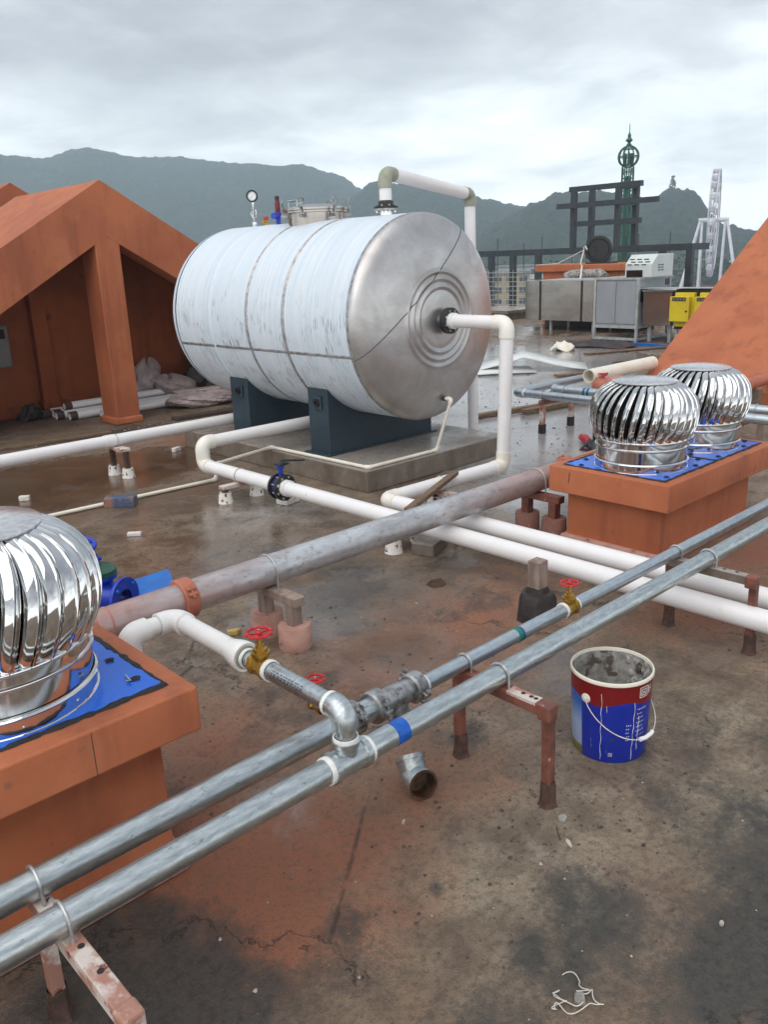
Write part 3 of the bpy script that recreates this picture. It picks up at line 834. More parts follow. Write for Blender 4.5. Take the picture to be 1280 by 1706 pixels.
gable('roof_gable', 'orange gable with central column, standing left behind the tank', 4.755, 9.75, 12.30, 2.855, 4.41)
gable('roof_gable', 'farther orange gable whose peak shows at the left edge', 5.03, 13.15, 16.2, 3.11, 4.41, pil=False)
gable('roof_gable', 'orange roof slope rising at the right edge behind the ventilators', 14.01, 2.93, 5.48, 2.856, 4.41, pil=False)

# grey meter box on the recessed wall
t_ = thing('meter_box', 'grey metal box on the recessed wall of the left gable', 'box', (3.78, 11.47, 0.94))
MB().box(3.52, 4.03, 11.40, 11.498, 0.68, 1.22).build('case', 'meter_grey', t_, smooth=0, bevel=0.01)
MB().box(3.54, 4.01, 11.388, 11.398, 0.70, 1.20).build('door', 'meter_grey', t_, smooth=0, bevel=0.004)
MB().box(3.88, 3.98, 11.380, 11.3875, 1.05, 1.17).build('window', 'black_gloss', t_, smooth=0)

# ------------------------------------------------------------------ haze
mb = MB(); mb.box(-620, 620, -40, 1015, -11.6, 132, Matrix.Rotation(-yaw, 4, 'Z'))
hz = mb.build('haze', None, smooth=0)
hm = bpy.data.materials.new('haze_air'); hm.use_nodes = True
hm.node_tree.nodes.clear()
ho = hm.node_tree.nodes.new('ShaderNodeOutputMaterial')
hv = hm.node_tree.nodes.new('ShaderNodeVolumePrincipled')
hv.inputs['Color'].default_value = (0.74, 0.90, 1.0, 1)
hv.inputs['Density'].default_value = 0.00088
hv.inputs['Anisotropy'].default_value = 0.0
hm.node_tree.links.new(hv.outputs[0], ho.inputs['Volume'])
hz.data.materials.append(hm)
tag(hz, 'pale mist that fades the far hills', 'haze', kind='stuff')


# ------------------------------------------------------------------ concrete pad
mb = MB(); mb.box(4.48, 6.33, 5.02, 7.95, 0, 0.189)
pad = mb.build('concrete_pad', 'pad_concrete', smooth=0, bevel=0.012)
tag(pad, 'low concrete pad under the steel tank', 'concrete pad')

# ------------------------------------------------------------------ steel tank
TX, TZ, TR_ = 5.32, 1.362, 0.87
TY0, TY1 = 5.14, 7.82
tank = thing('storage_tank', 'large horizontal steel tank wrapped in bluish white film', 'tank', (TX, 6.36, 0.189))


def hoop_sheet(name, ya, yb, r_, mat, parent, seg=96, nv=2, wav=0.0):
    """cylinder strip round the tank axis with a uv map"""
    mb = MB(); uv = []
    for i in range(nv):
        y = ya + (yb - ya) * i / (nv - 1)
        for j in range(seg + 1):
            a = 2 * math.pi * j / seg - math.pi / 2
            mb.v.append((TX + r_ * math.cos(a), y, TZ + r_ * math.sin(a))); uv.append((j / seg, y))
    for i in range(nv - 1):
        for j in range(seg):
            mb.f.append((i * (seg + 1) + j, i * (seg + 1) + j + 1, (i + 1) * (seg + 1) + j + 1, (i + 1) * (seg + 1) + j))
    o = mb.build(name, mat, parent)
    ul = o.data.uv_layers.new(name='uv')
    for lp in o.data.loops: ul.data[lp.index].uv = uv[lp.vertex_index]
    return o


bands = [TY0, 6.0, 6.555, 7.17, TY1]
for a, b in zip(bands[:-1], bands[1:]):
    hoop_sheet('shell_plate', a + 0.022, b - 0.022, TR_, 'film', tank, nv=8)
for y in bands[1:-1]:
    w = MB().lathe([(TR_ - 0.002, -0.0219), (TR_ + 0.004, -0.016), (TR_ - 0.002, -0.006), (TR_ + 0.005, 0.003), (TR_ + 0.001, 0.010), (TR_ + 0.003, 0.016), (TR_ - 0.002, 0.0219)], (TX, y, TZ), (0, 1, 0), 96)
    w.build('hoop_weld', 'bare_band' if y < 7 else 'film', tank)
MB().lathe([(TR_ - 0.004, -0.013), (TR_ + 0.004, -0.008), (TR_ + 0.004, 0.016), (TR_ - 0.002, 0.0219)], (TX, TY0, TZ), (0, 1, 0), 96).build('rim_weld', 'bare_band', tank)
# lengthwise weld on the flank
aw = math.radians(180 + 16.5)
for a, b in zip(bands[:-1], bands[1:]):
    mb = MB(); rs = []
    for i in range(13):
        y = a + 0.015 + (b - a - 0.03) * i / 12
        ring = []
        for da, dr in ((-0.016, 0.0005), (-0.012, 0.003), (0.0, 0.004), (0.012, 0.003), (0.016, 0.0005)):
            ring.append((TX + (TR_ + dr) * math.cos(aw + da + 0.002 * math.sin(y * 37)), y, TZ + (TR_ + dr) * math.sin(aw + da + 0.002 * math.sin(y * 37))))
        rs.append(ring)
    mb.rings(rs, closed=False); mb.build('seam_weld', 'bare_band', tank)


def dome_y(r_):
    """front head: distance the dished end stands out at radius r"""
    r_ = min(r_, TR_)
    k = math.sqrt(max(0.0, 1 - (r_ / TR_) ** 2.2))
    h = 0.205 * k
    for rc in (0.395, 0.335, 0.272):
        h += 0.012 * math.exp(-((r_ - rc) / 0.017) ** 2) - 0.005 * math.exp(-((r_ - rc + 0.030) / 0.014) ** 2)
    return h


rads = sorted(set([0.0005] + [TR_ * i / 40 for i in range(1, 41)] + [0.24 + 0.004 * i for i in range(48)] + [TR_ * 0.985, TR_ * 0.995]), reverse=True)
MB().lathe([(r_, dome_y(r_)) for r_ in rads], (TX, TY0 - 0.012, TZ), (0, -1, 0), 96).build('front_head', 'head_steel', tank, smooth=60)
MB().lathe([(TR_ * 1.0 * math.cos(a) ** 0.8, 0.33 * math.sin(a)) for a in (math.pi / 2 * i / 14 for i in range(14))] + [(0.0005, 0.33)], (TX, TY1 - 0.004, TZ), (0, 1, 0), 96).build('rear_head', 'film', tank, smooth=60)
# plate joint that runs slantwise over the front head
mb = MB(); pts = []
p0, p1 = V(4.475, 0, 1.085), V(5.745, 0, 2.095)
for i in range(41):
    q = p0.lerp(p1, i / 40); rr_ = math.hypot(q.x - TX, q.z - TZ)
    pts.append((q.x, TY0 - 0.012 - dome_y(rr_) - 0.0005, q.z))
mb.sweep(pts, 0.0045, 6); mb.build('head_seam', 'dark_seam', tank)

# saddles
for ya, yb in ((5.70, 5.98), (6.94, 7.24)):
    mb = MB(); pr = [(4.66, 0.190), (5.98, 0.190)]
    for i in range(25):
        x = 5.98 - 1.32 * i / 24
        pr.append((x, TZ - math.sqrt((TR_ + 0.003) ** 2 - (x - TX) ** 2)))
    mb.prism(pr, lambda x, z: (x, ya, z), lambda x, z: (x, yb, z))
    sd_ = mb.build('saddle', 'saddle_paint', tank, smooth=0, bevel=0.004)
    ym = ya + 0.13
    MB().box(4.638, 4.659, ym - 0.055, ym + 0.055, 0.60, 0.72).build('lug_plate', 'saddle_paint', sd_, smooth=0, bevel=0.006)
    MB().lathe([(0.036, 0), (0.036, 0.016), (0.020, 0.017), (0.019, 0.001), (0.0005, 0.001)], (4.6375, ym, 0.66), (-1, 0, 0), 20).build('lug_boss', 'black_enamel', sd_)
    MB().box(4.60, 6.04, ya - 0.03, yb + 0.03, 0.1905, 0.204).build('foot_plate', 'saddle_paint', sd_, smooth=0, bevel=0.003)

# manhole on top
MX, MY, MZ = TX, 6.52, TZ + TR_
mh = MB().lathe([(0.265, -0.10), (0.265, 0.070), (0.300, 0.073), (0.300, 0.090)], (MX, MY, MZ), (0, 0, 1), 48).build('manhole', 'duct_steel', tank)
MB().lathe([(0.300, 0.093), (0.305, 0.095), (0.305, 0.113), (0.270, 0.119), (0.19, 0.139), (0.10, 0.149), (0.0005, 0.152)], (MX, MY, MZ), (0, 0, 1), 48).build('lid', 'duct_steel', mh)
for k in range(6):
    a = R(25 + 60 * k); c, s = math.cos(a), math.sin(a)
    cx_, cy_ = MX + 0.315 * c, MY + 0.315 * s
    mb = MB()
    mb.cyl((cx_, cy_, MZ + 0.03), (cx_, cy_, MZ + 0.16), 0.010, seg=8)
    mb.cyl((cx_, cy_, MZ + 0.115), (cx_, cy_, MZ + 0.132), 0.020, seg=6)
    mb.cbox((MX + 0.30 * c, MY + 0.30 * s, MZ + 0.045), (0.07, 0.03, 0.03), a)
    mb.sweep(arc((cx_, cy_, MZ + 0.172), (-s, c, 0), (0, 0, 1), 0.030, 0, 2 * math.pi, 14)[:-1], 0.006, 6, closed=True)
    mb.build('clamp_bolt', 'cast_iron_zinc', mh)
mb = MB()
mb.sweep([(MX - 0.19, MY + 0.18, MZ + 0.12), (MX - 0.19, MY + 0.18, MZ + 0.185), (MX - 0.19, MY + 0.04, MZ + 0.185), (MX - 0.19, MY + 0.04, MZ + 0.135)], 0.009, 8)
mb.build('lid_handle', 'chrome', mh)

# pressure gauge on a looped tube
gy = 7.535; gz = TZ + TR_
g = MB().cyl((TX, gy, gz - 0.02), (TX, gy, gz + 0.045), 0.020, seg=10).lathe([(0.026, 0.02), (0.026, 0.04)], (TX, gy, gz), seg=6, cap1=True).build('pressure_gauge', 'chrome', tank)
loop = [(TX, gy, gz + 0.04), (TX, gy, gz + 0.075)] + [tuple(p) for p in arc((TX, gy, gz + 0.125), (0, -1, 0), (0, 0, 1), 0.045, -math.pi / 2, 1.4 * math.pi, 20)] + [(TX, gy, gz + 0.19), (TX, gy, gz + 0.235)]
MB().sweep(loop, 0.0085, 8).build('siphon_tube', 'chrome', g)
gd = V(-0.72, -0.69, 0.0).normalized()
gc = V(TX, gy, gz + 0.295)
MB().cyl(gc - V(0, 0, 0.075), gc - V(0, 0, 0.045), 0.014, seg=6).build('gauge_stem', 'chrome', g)
MB().lathe([(0.0005, -0.030), (0.050, -0.030), (0.056, -0.018), (0.056, 0.022), (0.060, 0.023), (0.060, 0.030), (0.044, 0.030), (0.044, 0.020)], gc, gd, 32).build('gauge_case', 'black_enamel', g)
MB().lathe([(0.0005, 0.0201), (0.044, 0.0201)], gc, gd, 32).build('dial', 'dial_face', g)
gu = gd.cross(V(0, 0, 1)).normalized()
mb = MB()
for k in range(11):
    a = R(-225 + 27 * k) ; dv = gu * math.cos(a) + V(0, 0, 1) * math.sin(a)
    mb.bar(gc + gd * 0.0208 + dv * 0.034, gc + gd * 0.0208 + dv * 0.042, 0.0025, 0.001)
mb.bar(gc + gd * 0.022 - (gu * 0.5 - V(0, 0, .6)).normalized() * 0.012, gc + gd * 0.022 + (gu * 0.5 - V(0, 0, .6)).normalized() * 0.034, 0.003, 0.001)
mb.build('dial_marks', 'black_enamel', g, smooth=0)
# safety valve and small relief valve
sv = MB().cyl((TX, 7.12, gz - 0.02), (TX, 7.12, gz + 0.05), 0.024, seg=6).lathe([(0.024, 0.05), (0.036, 0.055), (0.038, 0.085), (0.034, 0.11), (0.024, 0.115)], (TX, 7.12, gz), seg=20).build('safety_valve', 'blue_enamel', tank)
MB().cyl((TX, 7.12, gz + 0.08), (TX - 0.075, 7.10, gz + 0.08), 0.030, seg=14).build('outlet', 'blue_enamel', sv)
MB().lathe([(0.024, 0.115), (0.026, 0.13), (0.026, 0.20), (0.021, 0.215), (0.021, 0.235)], (TX, 7.12, gz), seg=16, cap1=True).build('bonnet', 'dark_red_enamel', sv)
MB().lathe([(0.022, 0.236), (0.022, 0.262), (0.018, 0.268)], (TX, 7.12, gz), seg=12, cap1=True).build('cap', 'black_enamel', sv)
rv = MB().cyl((TX, 7.33, gz - 0.02), (TX, 7.33, gz + 0.05), 0.022, seg=6).cyl((TX, 7.33, gz + 0.04), (TX - 0.05, 7.32, gz + 0.04), 0.014, seg=10).build('relief_valve', 'brass', tank)
MB().cyl((TX, 7.33, gz + 0.05), (TX, 7.33, gz + 0.085), 0.024, seg=12).build('cap', 'red_enamel', rv)


def flange(name, c, axis, r_, th, mat, parent, bolts=8, bore=None, bmat='chrome'):
    c, ax = V(c), V(axis).normalized(); u, n = frame_for(ax)
    f = MB().lathe([(bore or r_ * 0.4, 0), (r_, 0), (r_ + 0.001, 0.002), (r_ + 0.001, th - 0.002), (r_, th), (bore or r_ * 0.4, th)], c, ax, 36).build(name, mat, parent)
    for k in range(bolts):
        a = 2 * math.pi * (k + 0.5) / bolts; p = c + (u * math.cos(a) + n * math.sin(a)) * (r_ * 0.80)
        MB().cyl(p - ax * 0.014, p + ax * (th + 0.014), 0.0095, seg=6).build('bolt', bmat, f)
    return f


# nozzle flange on the front head
NX, NZ = 5.34, 1.352
hy = TY0 - 0.012 - dome_y(0.0)
MB().cyl((NX, hy + 0.03, NZ), (NX, hy - 0.05, NZ), 0.055, seg=24).build('nozzle', 'mirror_steel', tank)
flange('nozzle_flange', (NX, hy - 0.05, NZ), (0, -1, 0), 0.108, 0.02, 'black_enamel', tank)
# top nozzle
MB().cyl((TX, 5.56, gz - 0.03), (TX, 5.56, gz + 0.035), 0.055, seg=24).build('nozzle', 'mirror_steel', tank)
flange('nozzle_flange', (TX, 5.56, gz + 0.035), (0, 0, 1), 0.105, 0.018, 'cast_iron_zinc', tank)
# drain nozzle low on the head
dz_ = 0.675; dx_ = 5.40
dyy = TY0 - 0.012 - dome_y(math.hypot(dx_ - TX, dz_ - TZ))
MB().cyl((dx_, dyy + 0.04, dz_), (dx_, dyy - 0.035, dz_), 0.024, seg=8).build('drain_nozzle', 'dark_seam', tank)

# ------------------------------------------------------------------ white pipe from the tank front down to the floor and away
PR = 0.055
yR = 4.24; xR = 5.30; zF = 0.20; xB = 3.975
run = thing('plastic_pipe', 'white plastic pipe dropping from the tank front, then along the floor under the grey pipe', 'pipe', (xR, yR, 0))
A = (NX, hy - 0.07, NZ); c1 = (NX, yR, NZ); c2 = (xR, yR, zF); c3 = (xB, yR + 0.03, zF); Z_ = (xB, -2.0, zF)
flange('flange', (NX, hy - 0.0715, NZ), (0, -1, 0), 0.108, 0.022, 'black_enamel', run)
MB().cyl((NX, hy - 0.09, NZ), (NX, yR + 0.05, NZ), PR, seg=32).build('pipe', 'white_pvc', run)
MB().cyl((NX, hy - 0.093, NZ), (NX, hy - 0.135, NZ), PR + 0.012, seg=32).build('collar', 'white_pvc', run)
elbow_mesh(A, c1, c2, PR).build('elbow', 'white_pvc_fitting', run)
MB().cyl((NX, yR, NZ - 0.05), (xR, yR, zF + 0.05), PR, seg=32).build('pipe', 'white_pvc', run)
elbow_mesh(c1, c2, c3, PR, fat=1.10).build('elbow', 'white_pvc_fitting', run)
MB().cyl((xR - 0.05, yR, zF), (xB + 0.05, yR + 0.03, zF), PR, seg=32).build('pipe', 'white_pvc', run)
elbow_mesh(c2, c3, Z_, PR, fat=1.08).build('elbow', 'white_pvc_fitting', run)
MB().cyl((xB, yR - 0.02, zF), (xB, 1.98, zF), PR, seg=32).build('pipe', 'white_pvc', run)
MB().cyl((xB, 1.98, zF), (xB, -2.0, zF), PR, seg=32).build('pipe', 'white_pvc', run)

# ------------------------------------------------------------------ white pipe with the butterfly valve
xF = 3.71; yE = 6.30; zU = 0.395
run = thing('plastic_pipe', 'white plastic pipe with dark blue valve and double bend, crossing to the lower right', 'pipe', (xF, yE, 0))
MB().cyl((xF, yE - 0.04, zF), (xF, 5.235, zF), PR, seg=32).build('pipe', 'white_pvc', run)
MB().cyl((xF, 5.095, zF), (xF, 2.7, zF), PR, seg=32).build('pipe', 'white_pvc', run)
MB().cyl((xF, 2.7, zF), (xF, -2.0, zF), PR, seg=32).build('pipe', 'white_pvc', run)
elbow_mesh((xF, 0, zF), (xF, yE, zF), (xF, yE, 1), PR, fat=1.14, sock=0.03).build('elbow', 'white_pvc_fitting', run)
elbow_mesh((xF, yE, 0), (xF, yE, zU), (9, yE, zU), PR, fat=1.14, sock=0.05).build('elbow', 'white_pvc_fitting', run)
MB().cyl((xF + 0.05, yE, zU), (5.30, yE, zU), PR, seg=32).build('pipe', 'white_pvc', run)
MB().cyl((5.32, yE, zU - PR), (5.32, yE, TZ - TR_ + 0.03), PR * 1.05, seg=24).build('pipe', 'white_pvc', run)
vy = 5.165
vlv = MB().lathe([(0.060, -0.026), (0.088, -0.024), (0.088, 0.024), (0.060, 0.026)], (xF, vy, zF), (0, 1, 0), 36).build('butterfly_valve', 'dark_blue_enamel', run)
for yy, ax in ((vy - 0.029, -1), (vy + 0.029, 1)):
    f = MB().lathe([(0.056, 0), (0.103, 0), (0.104, 0.002), (0.104, 0.020), (0.103, 0.022), (0.062, 0.022)], (xF, yy, zF), (0, ax, 0), 36).build('valve_flange', 'black_enamel', vlv)
for k in range(8):
    a = 2 * math.pi * (k + 0.5) / 8; p = V(xF + 0.086 * math.cos(a), vy, zF + 0.086 * math.sin(a))
    mb = MB().cyl(p - V(0, 0.066, 0), p + V(0, 0.066, 0), 0.007, seg=8).cyl(p - V(0, 0.060, 0), p - V(0, 0.0515, 0), 0.0125, seg=6).cyl(p + V(0, 0.0515, 0), p + V(0, 0.060, 0), 0.0125, seg=6)
    mb.build('bolt', 'chrome', vlv)
MB().cyl((xF, vy, zF + 0.08), (xF, vy, zF + 0.165), 0.017, seg=14).cyl((xF, vy, zF + 0.15), (xF, vy, zF + 0.172), 0.030, seg=14).build('valve_neck', 'blue_enamel', vlv)
mb = MB(); mb.cbox((xF + 0.11, vy - 0.02, zF + 0.195), (0.20, 0.034, 0.012), R(-8), 0, R(8)); mb.cbox((xF + 0.012, vy, zF + 0.182), (0.09, 0.085, 0.014))
mb.build('valve_lever', 'black_enamel', vlv, smooth=0, bevel=0.003)
for y0_, y1_ in ((vy + 0.0515, vy + 0.095), (vy - 0.0515, vy - 0.095)):
    MB().cyl((xF, y0_, zF), (xF, y1_, zF), PR + 0.010, seg=32).build('collar', 'white_pvc', run)

# ------------------------------------------------------------------ white pipe at the far left
yL, zL = 7.36, 0.335
run = thing('plastic_pipe', 'white plastic pipe running in from the left edge to behind the tank saddle', 'pipe', (2.0, yL, 0))
MB().cyl((-2.5, yL, zL), (3.35, yL, zL), PR, seg=32).build('pipe', 'white_pvc', run)
MB().cyl((3.35, yL, zL), (5.25, yL, zL), PR, seg=32).build('pipe', 'white_pvc', run)
MB().cyl((3.31, yL, zL), (3.40, yL, zL), PR + 0.005, seg=32).build('collar', 'white_pvc', run)

# ------------------------------------------------------------------ vent pipe over the tank
run = thing('plastic_pipe', 'white vent pipe with olive elbows, rising over the tank top and down behind it', 'pipe', (6.72, 5.80, 0))
P0, P1, P2, P3 = V(TX, 5.56, gz + 0.06), V(TX, 5.56, 2.575), V(6.74, 5.83, 2.445), V(6.74, 5.80, 0.0)
flange('flange', (TX, 5.56, gz + 0.0545), (0, 0, 1), 0.105, 0.018, 'black_enamel', run, bmat='cast_iron_zinc')
MB().cyl(P0 + V(0, 0, 0.012), P1 - V(0, 0, 0.06), PR * 0.98, seg=28).build('pipe', 'white_pvc', run)
MB().lathe([(PR + 0.012, 0.014), (PR + 0.012, 0.05), (PR * 0.99, 0.06)], P0, (0, 0, 1), 28).build('collar', 'black_enamel', run)
elbow_mesh(P0, P1, P2, PR, fat=1.12).build('elbow', 'olive_fitting', run)
dd = (P2 - P1).normalized()
MB().cyl(P1 + dd * 0.08, P2 - dd * 0.08, PR * 1.04, seg=28).build('pipe', 'white_pvc', run)
elbow_mesh(P1, P2, P3, PR, fat=1.12).build('elbow', 'olive_fitting', run)
MB().cyl(P2 - V(0, 0, 0.08), P3, PR, seg=28).build('pipe', 'white_pvc', run)

# ------------------------------------------------------------------ thin cream drain pipe
run = thing('drain_pipe', 'thin cream drain pipe from the tank bottom round the pad edge to the floor', 'pipe', (4.5, 5.1, 0))
dp = [V(dx_, dyy - 0.03, dz_), V(dx_, dyy - 0.10, dz_), V(5.36, 5.05, 0.207), V(4.53, 5.055, 0.207), V(4.50, 6.38, 0.207), V(3.90, 6.40, 0.16), V(3.865, 6.385, 0.022), V(-1.5, 6.68, 0.022)]
for i in range(len(dp) - 1):
    d = (dp[i + 1] - dp[i]).normalized()
    MB().cyl(dp[i] + d * (0.012 if i else 0), dp[i + 1] - d * 0.012, 0.0155, seg=14).build('pipe', 'cream_pvc', run)
for i in range(1, len(dp) - 1):
    elbow_mesh(dp[i - 1], dp[i], dp[i + 1], 0.0155, fat=1.3, sock=0.018).build('elbow', 'cream_pvc', run)

# ------------------------------------------------------------------ big old grey pipe
GY_, GZ_, GR = 3.39, 0.362, 0.080
run = thing('steel_pipe', 'thick old grey pipe with pink painted ends and clamp couplings', 'pipe', (3.0, GY_, 0))
for a, b in ((-0.6, 1.808), (1.822, 4.955), (4.97, 6.25)):
    MB().cyl((a, GY_, GZ_), (b, GY_, GZ_), GR, seg=40).build('pipe', 'old_pipe', run)


def coupling(x, y, z, r_, mat, parent, w=0.055, lug=R(200), bolt='cast_iron_zinc'):
    """grooved clamp coupling on a pipe along x"""
    prof = [(r_ - 0.001, -w / 2), (r_ + 0.012, -w / 2), (r_ + 0.019, -w / 2 + 0.007), (r_ + 0.019, w / 2 - 0.007), (r_ + 0.012, w / 2), (r_ - 0.001, w / 2)]
    c = MB().lathe(prof, (x, y, z), (1, 0, 0), 36, ref=(0, 1, 0)).build('coupling', mat, parent)
    for a in (lug, lug + math.pi):
        d = V(0, math.cos(a), math.sin(a)); tg = V(0, -math.sin(a), math.cos(a)); p = V(x, y, z) + d * (r_ + 0.024)
        mb = MB()
        for s in (-1, 1):
            q = p + tg * (0.016 * s)
            vs = [q + d * i + tg * j * s + V(k, 0, 0) for i in (-0.020, 0.008) for j in (-0.009, 0.006) for k in (-w * 0.30, w * 0.30)]
            mb.add(vs, [(0, 1, 3, 2), (4, 6, 7, 5), (0, 4, 5, 1), (2, 3, 7, 6), (0, 2, 6, 4), (1, 5, 7, 3)])
        mb.build('coupling_lug', mat, c, smooth=30, bevel=0.004)
        MB().cyl(p - tg * 0.034, p + tg * 0.034, 0.006, seg=8).cyl(p + tg * 0.022, p + tg * 0.031, 0.010, seg=6).cyl(p - tg * 0.031, p - tg * 0.022, 0.010, seg=6).build('coupling_bolt', bolt, c)
    return c


coupling(1.815, GY_, GZ_, GR, 'pink_coupling', run, 0.075, R(-35), 'pink_coupling')
coupling(4.962, GY_, GZ_, GR, 'pink_coupling', run, 0.075, R(-120), 'pink_coupling')
for x in (1.35, 1.42):
    MB().lathe([(GR, -0.006), (GR + 0.0025, -0.003), (GR + 0.0025, 0.003), (GR, 0.006)], (x, GY_, GZ_), (1, 0, 0), 36).build('paint_ridge', 'pink_paint', run)


def pedestal_stand(x, ys, beam_z, label, r_=0.085, hh=0.125, conc=('pink_concrete', 'pink_concrete'), post='pink_post', pr=GR, py=GY_, pz=GZ_):
    t_ = thing('pipe_stand', label, 'pipe stand', (x, sum(ys) / len(ys), 0), 'stands of the thick grey pipe')
    for y, m in zip(ys, conc):
        f = MB().lathe([(r_ * 1.0, 0), (r_ * 1.02, 0.01), (r_, hh - 0.006), (r_ - 0.005, hh), (0.0005, hh - 0.004)], (x - 0.03, y, 0), (0, 0, 1), 32, wob=0.012).build('footing', m, t_)
        MB().box(x - 0.062, x + 0.002, y - 0.03, y + 0.03, hh - 0.01, beam_z - 0.05).build('post', post, f, smooth=0, bevel=0.004)
    MB().box(x - 0.065, x + 0.005, min(ys) - 0.06, max(ys) + 0.05, beam_z - 0.05, beam_z - 0.001).build('crossbar', post, t_, smooth=0, bevel=0.005)
    u_bolt(x - 0.03, py, pz, pr, 'x', 'clamp_wire', t_, 0.005, 0.04)
    return t_


pedestal_stand(2.335, (3.19, 3.43), GZ_ - GR, 'pair of pink concrete footings under the grey pipe near the brass valve')
pedestal_stand(4.63, (3.23, 3.46), GZ_ - GR, 'pair of brownish footings under the grey pipe beside the right curb', conc=('brown_concrete', 'brown_concrete'), post='red_oxide')


def bucket_foot_stand(x, y, feet, bz, label, axis, pr, pc, wire=True, bar=None):
    t_ = thing('pipe_stand', label, 'pipe stand', (x, y, 0), 'small stands with white cast feet')
    for fx, fy in feet:
        f = MB().lathe([(0.062, 0), (0.060, 0.004), (0.050, 0.088), (0.0005, 0.084)], (fx, fy, 0), (0, 0, 1), 24, wob=0.02).build('foot', 'white_foot', t_)
        MB().box(fx - 0.022, fx + 0.022, fy - 0.022, fy + 0.022, 0.08, bz - 0.03).build('post', 'damp_base', f, smooth=0, bevel=0.003)
    xs = [p[0] for p in feet]; ys = [p[1] for p in feet]
    if bar is None: bar = (min(xs) - 0.035, max(xs) + 0.035, min(ys) - 0.035, max(ys) + 0.035)
    MB().box(bar[0], bar[1], bar[2], bar[3], bz - 0.03, bz - 0.001).build('crossbar', 'chipped_beam', t_, smooth=0, bevel=0.003)
    if wire: u_bolt(*pc, pr, axis, 'clamp_wire', t_, 0.004, 0.035)
    return t_


bucket_foot_stand(3.41, 7.30, ((3.40, 7.42), (3.43, 7.20)), zL - PR, 'two white feet under the far left plastic pipe', 'x', PR, (3.42, yL, zL))
bucket_foot_stand(3.62, 5.74, ((3.55, 5.74), (3.86, 5.74)), zF - PR, 'white feet under the plastic pipe beside its double bend', 'y', PR, (xF, 5.74, zF))
bucket_foot_stand(3.66, 3.80, ((3.62, 3.82), (3.90, 3.86)), zF - PR, 'white feet under the two plastic pipes where the grey pipe crosses', 'y', PR, (xF, 3.80, zF))
bucket_foot_stand(4.55, 4.25, ((4.56, 4.15), (4.56, 4.33)), zF - PR, 'white feet under the plastic pipe beside the pad corner', 'x', PR, (4.56, yR + 0.02, zF))

for (x, y, sx_, sy_, sz_, rz), lab in (((3.80, 3.66, 0.24, 0.16, 0.085, 20), 'flat concrete block under the two white pipes beside the grey pipe'),
                                       ((3.88, 5.33, 0.16, 0.12, 0.10, 10), 'white concrete block under the pipe beside the blue valve')):
    mb = MB(); mb.cbox((x, y, sz_ / 2), (sx_, sy_, sz_), R(rz))
    tag(mb.build('concrete_block', 'pad_concrete' if y < 4 else 'white_foot', smooth=0, bevel=0.008), lab, 'concrete block')
mb = MB(); mb.bar((4.655, 4.19, 0.278), (3.66, 3.72, 0.30), 0.055, 0.035)
tag(mb.build('wooden_stick', 'wood', smooth=0, bevel=0.008), 'broken wooden stick wedged across the white pipes by the grey pipe', 'stick')


# ------------------------------------------------------------------ two galvanised pipes in front
NY, NZ_, NR = 1.700, 0.450, 0.038
FY, FZ, FR = 1.866, 0.450, 0.039
fr = 0.029; fz = 0.441


def hand_wheel(c, r_, mat, parent, name='handwheel', tilt=(0, 0, 1), lobes=10):
    c, ax = V(c), V(tilt).normalized(); u, n = frame_for(ax)
    mb = MB(); pts, rad = [], []
    N = 60
    for i in range(N):
        a = 2 * math.pi * i / N
        q = r_ * (1 + 0.045 * math.cos(lobes * a))
        pts.append(c + (u * math.cos(a) + n * math.sin(a)) * q + ax * 0.002); rad.append(r_ * (0.135 + 0.03 * math.cos(lobes * a)))
    mb.sweep(pts, rad, 8, closed=True)
    w = mb.build(name, mat, parent)
    for k in range(5):
        a = 2 * math.pi * k / 5 + 0.3; d = u * math.cos(a) + n * math.sin(a)
        MB().bar(c + d * r_ * 0.15 - ax * 0.001, c + d * r_ * 0.92, r_ * 0.2, r_ * 0.12).build('spoke', mat, w, smooth=0, bevel=0.001)
    MB().lathe([(0.0005, r_ * 0.22), (r_ * 0.16, r_ * 0.22), (r_ * 0.27, r_ * 0.12), (r_ * 0.27, -r_ * 0.15)], c, ax, 16).build('hub', mat, w)
    MB().lathe([(0.0005, r_ * 0.34), (r_ * 0.13, r_ * 0.34), (r_ * 0.13, r_ * 0.2)], c, ax, 6).build('hub_nut', 'chrome', w)
    return w


def gate_valve(c, axis, r_, parent, name='gate_valve', hw=0.034, height=0.115):
    """brass gate valve; axis is the pipe direction, r_ the pipe radius"""
    c, ax = V(c), V(axis).normalized()
    L = r_ * 2.5
    prof = [(r_ * 0.9, -L / 2), (r_ * 1.28, -L / 2), (r_ * 1.28, -L * 0.30), (r_ * 1.02, -L * 0.26), (r_ * 1.12, -L * 0.1), (r_ * 1.12, L * 0.1), (r_ * 1.02, L * 0.26), (r_ * 1.28, L * 0.30), (r_ * 1.28, L / 2), (r_ * 0.9, L / 2)]
    v = MB().lathe(prof, c, ax, 8).build(name, 'brass', parent, smooth=25)
    MB().lathe([(r_ * 0.78, r_ * 0.3), (r_ * 0.78, r_ * 1.35), (r_ * 1.02, r_ * 1.4), (r_ * 1.02, r_ * 1.7), (r_ * 0.74, r_ * 1.75)], c, (0, 0, 1), 20).build('valve_body', 'brass', v)
    MB().lathe([(r_ * 0.80, r_ * 1.75), (r_ * 0.80, r_ * 2.05), (r_ * 0.5, r_ * 2.15), (r_ * 0.48, r_ * 2.5), (r_ * 0.3, r_ * 2.55), (r_ * 0.2, height)], c, (0, 0, 1), 6).build('bonnet', 'brass', v, smooth=25)
    hand_wheel(c + V(0, 0, height), hw, 'red_enamel', v)
    return v


